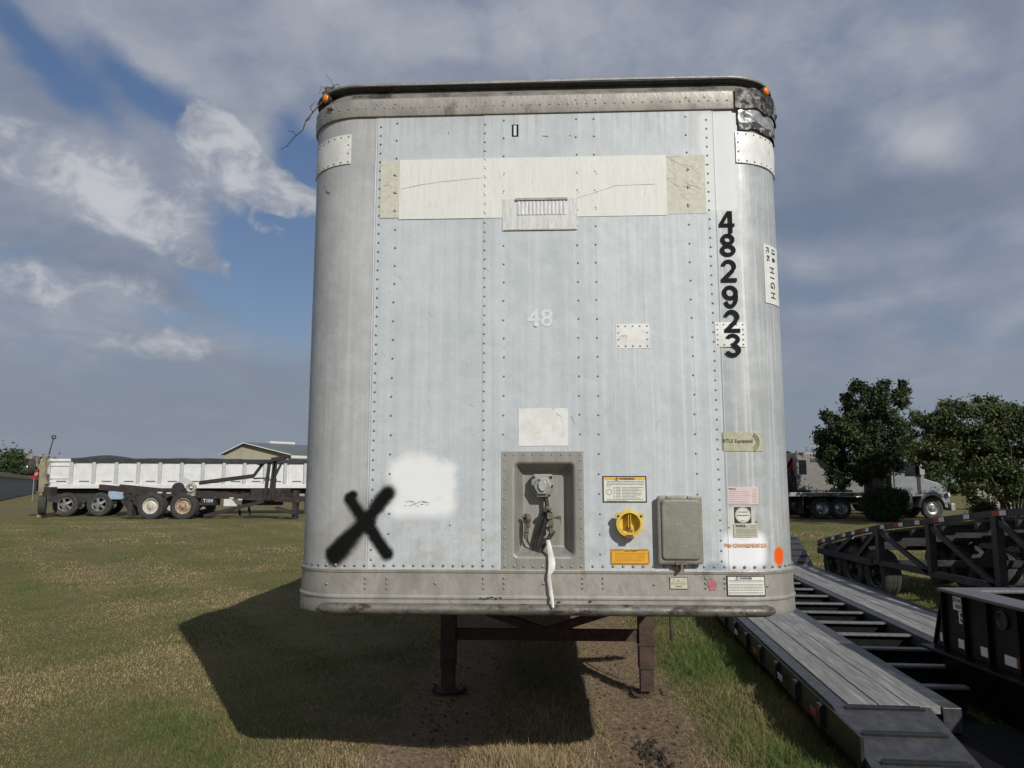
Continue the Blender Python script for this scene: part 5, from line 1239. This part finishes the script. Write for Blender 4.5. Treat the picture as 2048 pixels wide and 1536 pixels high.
tk3 = tractor((20.0, 44.0, gh(20, 44)+.1), 0, 'third white truck showing through the gap under the tall tree', m_white, False, False)
# red loader crane behind
m_red = mat('crane_red', (.32, .035, .025), (.22, .03, .02), 6, .45)
cr_ = thing('loader_crane', 'folded red loader crane standing behind the corner of the white trailer', 'crane', (14.9, 40.5, gh(14.9, 40.5)))
q = MB(); q.bb(-.3, .3, -.3, .3, 0, 2.3); q.build('column', m_chas, cr_, bevel=.03)
q = MB(); q.beam((-.4, 0, 2.2), (.25, 0, 3.1), .3, .35); q.beam((.25, 0, 3.1), (2.6, 0, 3.05), .22, .25); q.build('boom', m_red, cr_, bevel=.02)
q = MB(); q.beam((-.5, 0, 2.9), (.2, 0, 1.9), .12, .12); q.beam((-.6, -.1, 2.0), (.0, -.1, 2.9), .1, .1); q.build('hydraulic_ram', m_red, cr_)
q = MB(); q.bb(-2, .8, -.5, .5, .9, 2.0); q.build('carrier_frame', m_chas, cr_, bevel=.02)
# slatted metal fence right
m_slat = mat('fence_slat_pale', (.34, .34, .32), (.25, .25, .23), 8, .5, .2)
fr = thing('slatted_fence', 'pale vertical slat fence seen through the multi stemmed tree', 'fence', (28.3, 47.0, gh(28, 47)))
q = MB(); q.bb(0, .28, 0, .03, 0, 2.4); s_me = None
for k in range(62):
    if s_me is None:
        q = MB(); q.bb(0, .22, 0, .04, 0, 2.6); o = q.build('slat', m_slat, fr); s_me = o.data
    else:
        o = bpy.data.objects.new('slat', s_me); C.objects.link(o); o.parent = fr
    o.location = (k*.36, 0, random.uniform(-.05, .05))
q = MB(); q.bb(0, 22.3, .045, .10, .5, .58); q.bb(0, 22.3, .045, .10, 2.0, 2.08); q.build('fence_rail', m_chas, fr)

# ------------------------------------------------------------------ left background
# end dump trailer
YD = 33.0
def dpt(px_, py_): p = aty(px_, py_, YD); return p
x0 = dpt(92, 975).x; x1 = dpt(618, 975).x+1.2; zb_ = dpt(300, 976).z; zt = dpt(92, 908).z; ztr = dpt(615, 921).z; gl = gh(-18, YD)
dm_ = thing('dump_trailer', 'long white end dump trailer with ribbed side and black tarp roll', 'trailer', (x0, YD, gl), R(14))
Ld = x1-x0; ZB2 = zb_-gl; ZT2 = (zt+ztr)/2-gl-.08
m_dw = mat('dump_white', (.70, .70, .69), (.62, .62, .60), 3, .45, .1, .05, 20, c3=(.52, .50, .44), s3=1.2, lo3=.58, hi3=.75)
m_rib = mat('dump_rib', (.52, .53, .54), (.45, .46, .47), 4, .45, .2)
NR = 14; stp = Ld/NR
q = MB(); q.bb(.0, Ld, .12, .16, ZB2, ZT2); q.bb(0, Ld, 2.3, 2.35, ZB2, ZT2); q.bb(0, .05, .12, 2.35, ZB2, ZT2); q.bb(0, Ld, .12, 2.35, ZB2, ZB2+.05); q.build('hopper_shell', m_dw, dm_)
for k in range(NR):
    q = MB(); q.bb(k*stp+.17, (k+1)*stp-.03, .09, .118, ZB2+.22, ZT2-.12); q.build('side_panel', m_dw, dm_, bevel=.01)
    q = MB(); q.bb(k*stp-.05, k*stp+.10, .0, .118, ZB2+.12, ZT2-.06); q.build('side_rib', m_rib, dm_, bevel=.02)
    q = MB(); q.bb(k*stp+.35, k*stp+.75, .08, .0895, ZB2+.27, ZB2+.31); q.build('drain_slot', m_chas, dm_)
q = MB(); q.bb(-.02, Ld, .02, .14, ZT2-.10, ZT2+.02); q.build('upper_rail', m_dw, dm_, bevel=.01)
q = MB(); q.prism([(-.35, -.02), (Ld, -.02), (Ld, .17), (.35, .17)], (0, -.02, ZB2), (1, 0, 0), (0, 0, 1), (0, 1, 0), .16); q.build('lower_rail', m_dw, dm_, bevel=.01)
q = MB(); q.bb(-.30, .0, .0, 2.3, ZB2+.1, ZT2+.02); q.build('tail_frame', m_dw, dm_, bevel=.04)
for a in (.4, .95): 
    q = MB(); q.bb(.12, stp-.05, .05, .0895, ZB2+a, ZB2+a+.05); q.build('ladder_rung', m_dw, dm_)
tp_ = MB(); us = lin(.9, Ld-.6, 50)
hgt = lambda u: .05+.15*max(0, 1-abs(u-2.2)/1.0)+.02*math.sin(u*1.1)+.05*math.exp(-((u-5)/2.0)**2)+.01*math.sin(u*5)
tp_.grid(lambda u, v: Vector((u, [-.03, -.05, .3, 1.2, 2.1, 2.38, 2.36][v], ZT2+[-.10, .05, hgt(u), .02+hgt(u), hgt(u), .05, -.1][v])), us, list(range(7)))
tp_.build('tarp', mat('tarp_black', (.030, .030, .034), (.05, .05, .055), 5, .6, 0, .3, 10), dm_, smooth=50)
q = MB(); q.bb(-.1, Ld-.2, .55, .75, ZB2-.28, ZB2-.02); q.bb(-.1, Ld-.2, 1.6, 1.8, ZB2-.28, ZB2-.02); q.bb(.0, 4.4, .35, .6, .62, ZB2-.1); q.build('chassis', m_chas, dm_)
for px_ in (125, 187):
    xx = dpt(px_, 1010).x-x0
    wheel(dm_, (xx, .28, .51), .52, .45, -1, m_rims, spokes=5, axis=(0, 1, 0), n=32); wheel(dm_, (xx, 2.1, .51), .52, .45, 1, m_rims, spokes=5, axis=(0, 1, 0), n=32)
q = MB(); q.bb(dpt(208, 995).x-x0-.1, dpt(232, 995).x-x0, .1, .6, .72, 1.08); q.build('tool_box', mat('box_blue', (.30, .40, .50), (.25, .34, .44), 5, .5), dm_, bevel=.02)
q = MB(); xx = dpt(595, 1000).x-x0; q.bb(xx-.10, xx+.06, .5, .7, .02, ZB2-.1); q.bb(xx-.10, xx+.06, 1.7, 1.9, .02, ZB2-.1); q.build('landing_leg', m_chas, dm_)
q = MB(); xx = dpt(350, 980).x-x0; q.prism([(-.32, 0), (0, -.22), (.32, 0), (0, .22)], (xx, .05, ZB2+.27), (1, 0, 0), (0, 0, 1), (0, 1, 0), .03); q.build('placard_holder', m_rib, dm_)
MB().cyl((-.12, .3, ZT2), (.05, .3, ZT2+.95), .03, .02, 8).build('tarp_crank_pole', m_chas, dm_)
q = MB(); q.lathe((.06, .3, ZT2+.97), (0, -1, 0), [(.05, 0), (.10, 0), (.10, .03), (.05, .03), (.05, 0)], 12); q.build('crank_ring', m_chas, dm_)

# roll-off frame trailer in front
YR = 31.0
def rp(px_, py_): p = aty(px_, py_, YR); return Vector((p.x, 0, p.z))
gr = gh(-14, YR); rx0 = rp(200, 990).x
ro_ = thing('roll_off_trailer', 'rusty black roll off frame trailer with a tall mast and chain wheel', 'trailer', (rx0, YR, gr))
def rl_(px_, py_, y=0.0): p = rp(px_, py_); return Vector((p.x-rx0, y, p.z-gr))
m_rrust = mat('frame_rust', (.028, .022, .020), (.060, .040, .033), 4, .8, .1, .3, 20, c3=(.022, .022, .022), s3=2)
q = MB()
for y_ in (0.0, 1.6): q.beam(rl_(200, 974, y_), rl_(300, 984, y_), .18, .22); q.beam(rl_(300, 984, y_), rl_(600, 1000, y_), .16, .22)
for px_ in range(215, 600, 35): q.beam(rl_(px_, 982+(px_-300)*.03, 0), rl_(px_, 982+(px_-300)*.03, 1.6), .10, .10)
q.build('main_frame', m_rrust, ro_)
q = MB(); q.beam(rl_(245, 1000, .0), rl_(275, 990, .0), .1, .1); q.beam(rl_(245, 1000), rl_(262, 1022), .12, .12); q.beam(rl_(250, 985), rl_(280, 1010), .2, .18); q.build('tail_bracket', m_chas, ro_)
q = MB(); q.bb(rl_(258, 1000).x, rl_(268, 1000).x, -.1, .5, .15, .75); q.build('mud_flap', m_rub, ro_)
for px_, mr_ in ((305, m_rimw), (370, m_rimr)):
    c = rl_(px_, 1015, .0); c.z = .52
    wheel(ro_, (c.x, .0, .52), .55, .46, -1, mr_, axis=(0, 1, 0), deep=.14, n=34); wheel(ro_, (c.x, 1.7, .52), .55, .46, 1, mr_, axis=(0, 1, 0), deep=.14, n=34)
q = MB(); q.beam(rl_(400, 966, -.05), rl_(508, 952, -.05), .12, .16); q.beam(rl_(508, 952, -.05), rl_(532, 920, -.05), .10, .10); q.beam(rl_(508, 957, -.05), rl_(540, 956, -.05), .06, .06); q.build('lift_arm', m_chas, ro_)
q = MB(); q.beam(rl_(530, 1002, -.1), rl_(410, 1032, -.1), .13, .13); q.build('support_strut', m_chas, ro_)
for a, b in (((531, 1000), (541, 921)), ((541, 1000), (551, 921)), ((548, 1000), (553, 921))):
    q = MB(); q.beam(rl_(*a, -.1), rl_(*b, -.1), .11, .11); q.build('mast', m_chas, ro_)
q = MB(); q.beam(rl_(548, 960, -.1), rl_(565, 925, -.1), .08, .08); q.beam(rl_(530, 960, -.1), rl_(555, 960, -.1), .06, .06); q.build('mast_brace', m_chas, ro_)
q = MB(); q.beam(rl_(518, 928, -.1), rl_(572, 916, -.1), .3, .10); q.beam(rl_(545, 918, -.1), rl_(578, 912, -.1), .2, .08); q.build('mast_head', m_chas, ro_)
c = rl_(386, 976, -.12); q = MB(); q.lathe(c, (0, -1, 0), [(.09, .0), (.2, .0), (.2, .12), (.15, .16), (.09, .12), (.09, 0)], 22); q.box(c+Vector((0, 0, -.22)), (.3, .15, .2)); q.build('chain_wheel', mat('wheel_cream', (.42, .40, .34), (.25, .22, .18), 12, .7), ro_, smooth=40)
c = rl_(358, 977, -.05); q = MB(); q.lathe(c, (0, -1, 0), [(.0, -.05), (.24, -.05), (.24, .08), (.0, .08)], 22); q.build('pulley', m_chas, ro_, smooth=40)
q = MB(); q.bb(rl_(404, 1000).x, rl_(432, 1000).x, -.15, .5, .55, 1.1); hd = q.build('oil_tank', m_chas, ro_, bevel=.02)
text_obj('T104', .19, m_refw, ro_, 'lettering', .003, 1, fn=lambda x, y, w: Vector((rl_(419, 1000).x+x, -.158, .74+y)))
q = MB(); q.prism([(0, 0), (.55, 0), (.3, .28), (.0, .28)], rl_(449, 1012, -.1), (1, 0, 0), (0, 0, 1), (0, 1, 0), .05); q.build('white_guard', m_dw, ro_)
q = MB(); q.bb(rl_(500, 1000).x, rl_(560, 1000).x, .0, 1.5, .85, 1.2); q.bb(rl_(480, 1000).x, rl_(560, 1000).x, .2, .5, .55, .85); q.build('winch_box', m_chas, ro_, bevel=.02)
q = MB(); q.beam(rl_(555, 1015, -.1), rl_(592, 1028, -.1), .5, .08); q.build('step_plate', m_rrust, ro_)
for px_, py_ in ((322, 985), (340, 986), (412, 987), (428, 994), (465, 996), (482, 999)):
    q = MB(); c = rl_(px_, py_, -.095); q.box(c, (.18, .012, .05)); q.build('tape_strip', m_refw, ro_)
for x_ in (472, 492):
    MB().beam(rl_(x_, 1010, .3), rl_(x_+3, 1032, .3), .08, .08).build('stand_leg', m_chas, ro_)
q = MB(); q.bb(rl_(588, 1000).x-.05, rl_(588, 1000).x+.12, -.05, .35, .02, 1.15); q.build('front_stand', m_chas, ro_)

# tan booster axle unit at the far left end
YM = 31.8
def mp(px_, py_): p = aty(px_, py_, YM); return p
mx = mp(80, 1000).x; gmx = gh(mx, YM)
mt = thing('booster_axle_frame', 'tan steel booster axle frame carrying a raised small tyre at the dump trailer tail', 'trailer axle', (mx, YM, gmx))
def ml(px_, py_, y=0.0): p = mp(px_, py_); return Vector((p.x-mx, y, p.z-gmx))
m_tanp = mat('tan_paint', (.34, .30, .20), (.22, .19, .13), 5, .6, .1, .3, 20, c3=(.12, .09, .06), s3=3)
q = MB(); q.beam(ml(84, 984), ml(88, 920), .18, .22); q.beam(ml(88, 920), ml(96, 910), .14, .16); q.beam(ml(78, 1035), ml(84, 984), .1, .12); q.beam(ml(92, 968), ml(82, 935), .12, .12); q.build('upright', m_tanp, mt)
q = MB(); q.beam(ml(60, 913), ml(72, 916), .5, .14); q.beam(ml(72, 916), ml(73, 940), .10, .14); q.beam(ml(73, 938), ml(85, 928), .10, .12); q.build('fender_arm', m_tanp, mt)
wheel(mt, tuple(ml(62, 934, .0)), .36, .28, -1, m_rims, axis=(.8, .6, 0), n=26)
wheel(mt, tuple(ml(82, 1010, .1)), .42, .28, -1, m_rimw, axis=(.9, .45, 0), n=26)
q = MB(); q.bb(.1, .45, -.05, .4, ml(85, 992).z, ml(85, 974).z); q.build('rusty_bracket', m_rrust, mt)
for k in range(4): MB().tube([ml(90+k, 912), ml(95+k*2, 925-k), ml(88+k, 945), ml(92, 965)], .015, 5).build('hydraulic_hose', m_tanp, mt)

# metal building
m_bw = mat('building_tan', (.34, .32, .24), (.30, .285, .215), .4, .7); m_bt = mat('building_trim', (.62, .62, .60), (.55, .55, .53), 1, .6); m_br = mat('building_roof', (.16, .18, .185), (.12, .135, .14), .3, .5, .3)
YB = 80.0
a_ = aty(449, 908, YB); p_ = aty(490, 887, YB); e_ = aty(577, 908, YB)
bl = thing('metal_building', 'tan metal building with grey gable roof and white ridge vent beyond the dump trailer', 'building', (a_.x, YB, gh(a_.x, YB)))
ze = a_.z-bl.location.z; zp = p_.z-bl.location.z; wB = e_.x-a_.x; xp = p_.x-a_.x; Lb = 30.0; dirv = Vector((.62, .78, 0)).normalized()
q = MB(); q.prism([(0, 0), (wB, 0), (wB, ze), (xp, zp-.1), (0, ze)], (0, 0, 0), (1, 0, 0), (0, 0, 1), dirv, Lb); wl_ = q.build('wall', m_bw, bl)
def roofq(pa, pb, th_, nm, m, over=.4):
    q = MB(); A = Vector((pa[0], -over, pa[1])); B = Vector((pb[0], -over, pb[1])); d_ = dirv*(Lb+2*over); n_ = Vector((0, 0, th_))
    q.add([A, B, B+d_, A+d_, A+n_, B+n_, B+d_+n_, A+d_+n_], [(0, 1, 2, 3), (4, 5, 6, 7), (0, 1, 5, 4), (1, 2, 6, 5), (2, 3, 7, 6), (3, 0, 4, 7)]); return q.build(nm, m, bl)
roofq((-.4, ze-.1), (xp, zp), .12, 'roof', m_br); roofq((xp, zp), (wB+.4, ze-.1), .12, 'roof', m_br)
q = MB(); A = Vector((wB+.42, -.45, ze-.3)); q.beam(A, A+dirv*(Lb+.5), .12, .3); q.beam((wB+.42, -.45, ze-.1), (xp, -.45, zp+.05), .08, .25, up=(0, 1, 0)); q.beam((-.4, -.45, ze-.1), (xp, -.45, zp+.05), .08, .2, up=(0, 1, 0)); q.build('eave_trim', m_bt, bl)
q = MB(); A = Vector((xp, 0, zp+.25))+dirv*2.8; q.beam(A, A+dirv*3.2, .7, .25); q.build('ridge_vent', m_bt, bl)
# panel ribs on the near gable
for k in range(6):
    x_ = .6+k*1.15
    q = MB(); zz_ = ze+(zp-ze)*(min(x_/(xp), (wB-x_)/(wB-xp)))-.15; q.bb(x_-.03, x_+.03, -.04, -.002, 0, zz_); q.build('wall_rib', m_bw, wl_)

# corrugated fence far left
m_fg = mat('fence_grey', (.30, .31, .32), (.38, .385, .39), 1.2, .6, .3, 0, 20, sc=(1, 1, .3))
A = Vector((-46.5, 55.0, 0)); B = Vector((-60.0, 118.0, 0)); A = aty(-20, 990, 58.); A.z = 0; B = aty(72, 975, 118.); B.z = 0
ff = thing('sheet_fence', 'long grey corrugated sheet fence receding on the far left', 'fence', (A.x, A.y, gh(A.x, A.y)))
d_ = (B-A); nP = 46; sme = None; ang = math.atan2(d_.y, d_.x); stl = d_.length/nP
for k in range(nP):
    if sme is None:
        q = MB(); q.bb(0, stl*.93, -.03, .03, 0, 2.0); 
        for j in range(4): q.bb(stl*.93*(j+.3)/4, stl*.93*(j+.7)/4, -.08, -.031, .02, 1.98)
        o = q.build('sheet', m_fg, ff); sme = o.data
    else:
        o = bpy.data.objects.new('sheet', sme); C.objects.link(o); o.parent = ff
    o.location = d_*(k/nP)+Vector((0, 0, random.uniform(-.02, .02))); o.rotation_euler = (0, 0, ang)
q = MB(); q.beam(Vector((-.5, 0, 2.2)), d_+Vector((-.5, 0, 2.2)), 1.4, .38); q.build('fence_cap', m_bw, ff)
# barn roof line beyond fence
# stop sign
p = aty(68, 948, 60.0); ss_ = thing('stop_sign', 'tiny red octagonal stop sign standing beyond the fence end', 'sign', (p.x, 60, gh(p.x, 60)))
q = MB(); zc_ = p.z-ss_.location.z; q.prism([(.38*math.cos(R(22.5+45*k)), .38*math.sin(R(22.5+45*k))) for k in range(8)], (0, 0, zc_), (1, 0, 0), (0, 0, 1), (0, 1, 0), .03); q.build('sign_board', m_refr, ss_)
MB().cyl((0, .05, 0), (0, .05, zc_+.3), .03, .03, 8).build('post', m_steel, ss_)
text_obj('STOP', .27, m_refw, ss_, 'lettering', .004, .95, fn=lambda x, y, w: Vector((x, -.004, zc_+y)))
# distant woods
def woods(name, x0, x1, Y0, h, n, label):
    cl = []; k = int(abs(x1-x0)/3.5)
    for i in range(k):
        x = x0+(x1-x0)*i/k+random.uniform(-1, 1); hh = h*random.uniform(.75, 1.1); y_ = Y0+random.uniform(-6, 6)
        for j in range(4): cl.append((x+random.uniform(-2, 2), y_, hh*random.uniform(.25, .85), 2.4, 2.4, hh*.24))
    o = leaves(name, cl, n, .42, lf1, None, .3); o['kind'] = 'stuff'; o['label'] = label; return o
woods('distant_woods', -165, -90, 150, 7.4, 110000, 'dark line of distant woods beyond the fence')
woods('distant_woods', 25, 150, 120, 6.0, 45000, 'dark distant woods behind the trucks on the right')
woods('distant_woods', -40, 25, 170, 5.0, 20000, 'low far woods hidden behind the trailer')
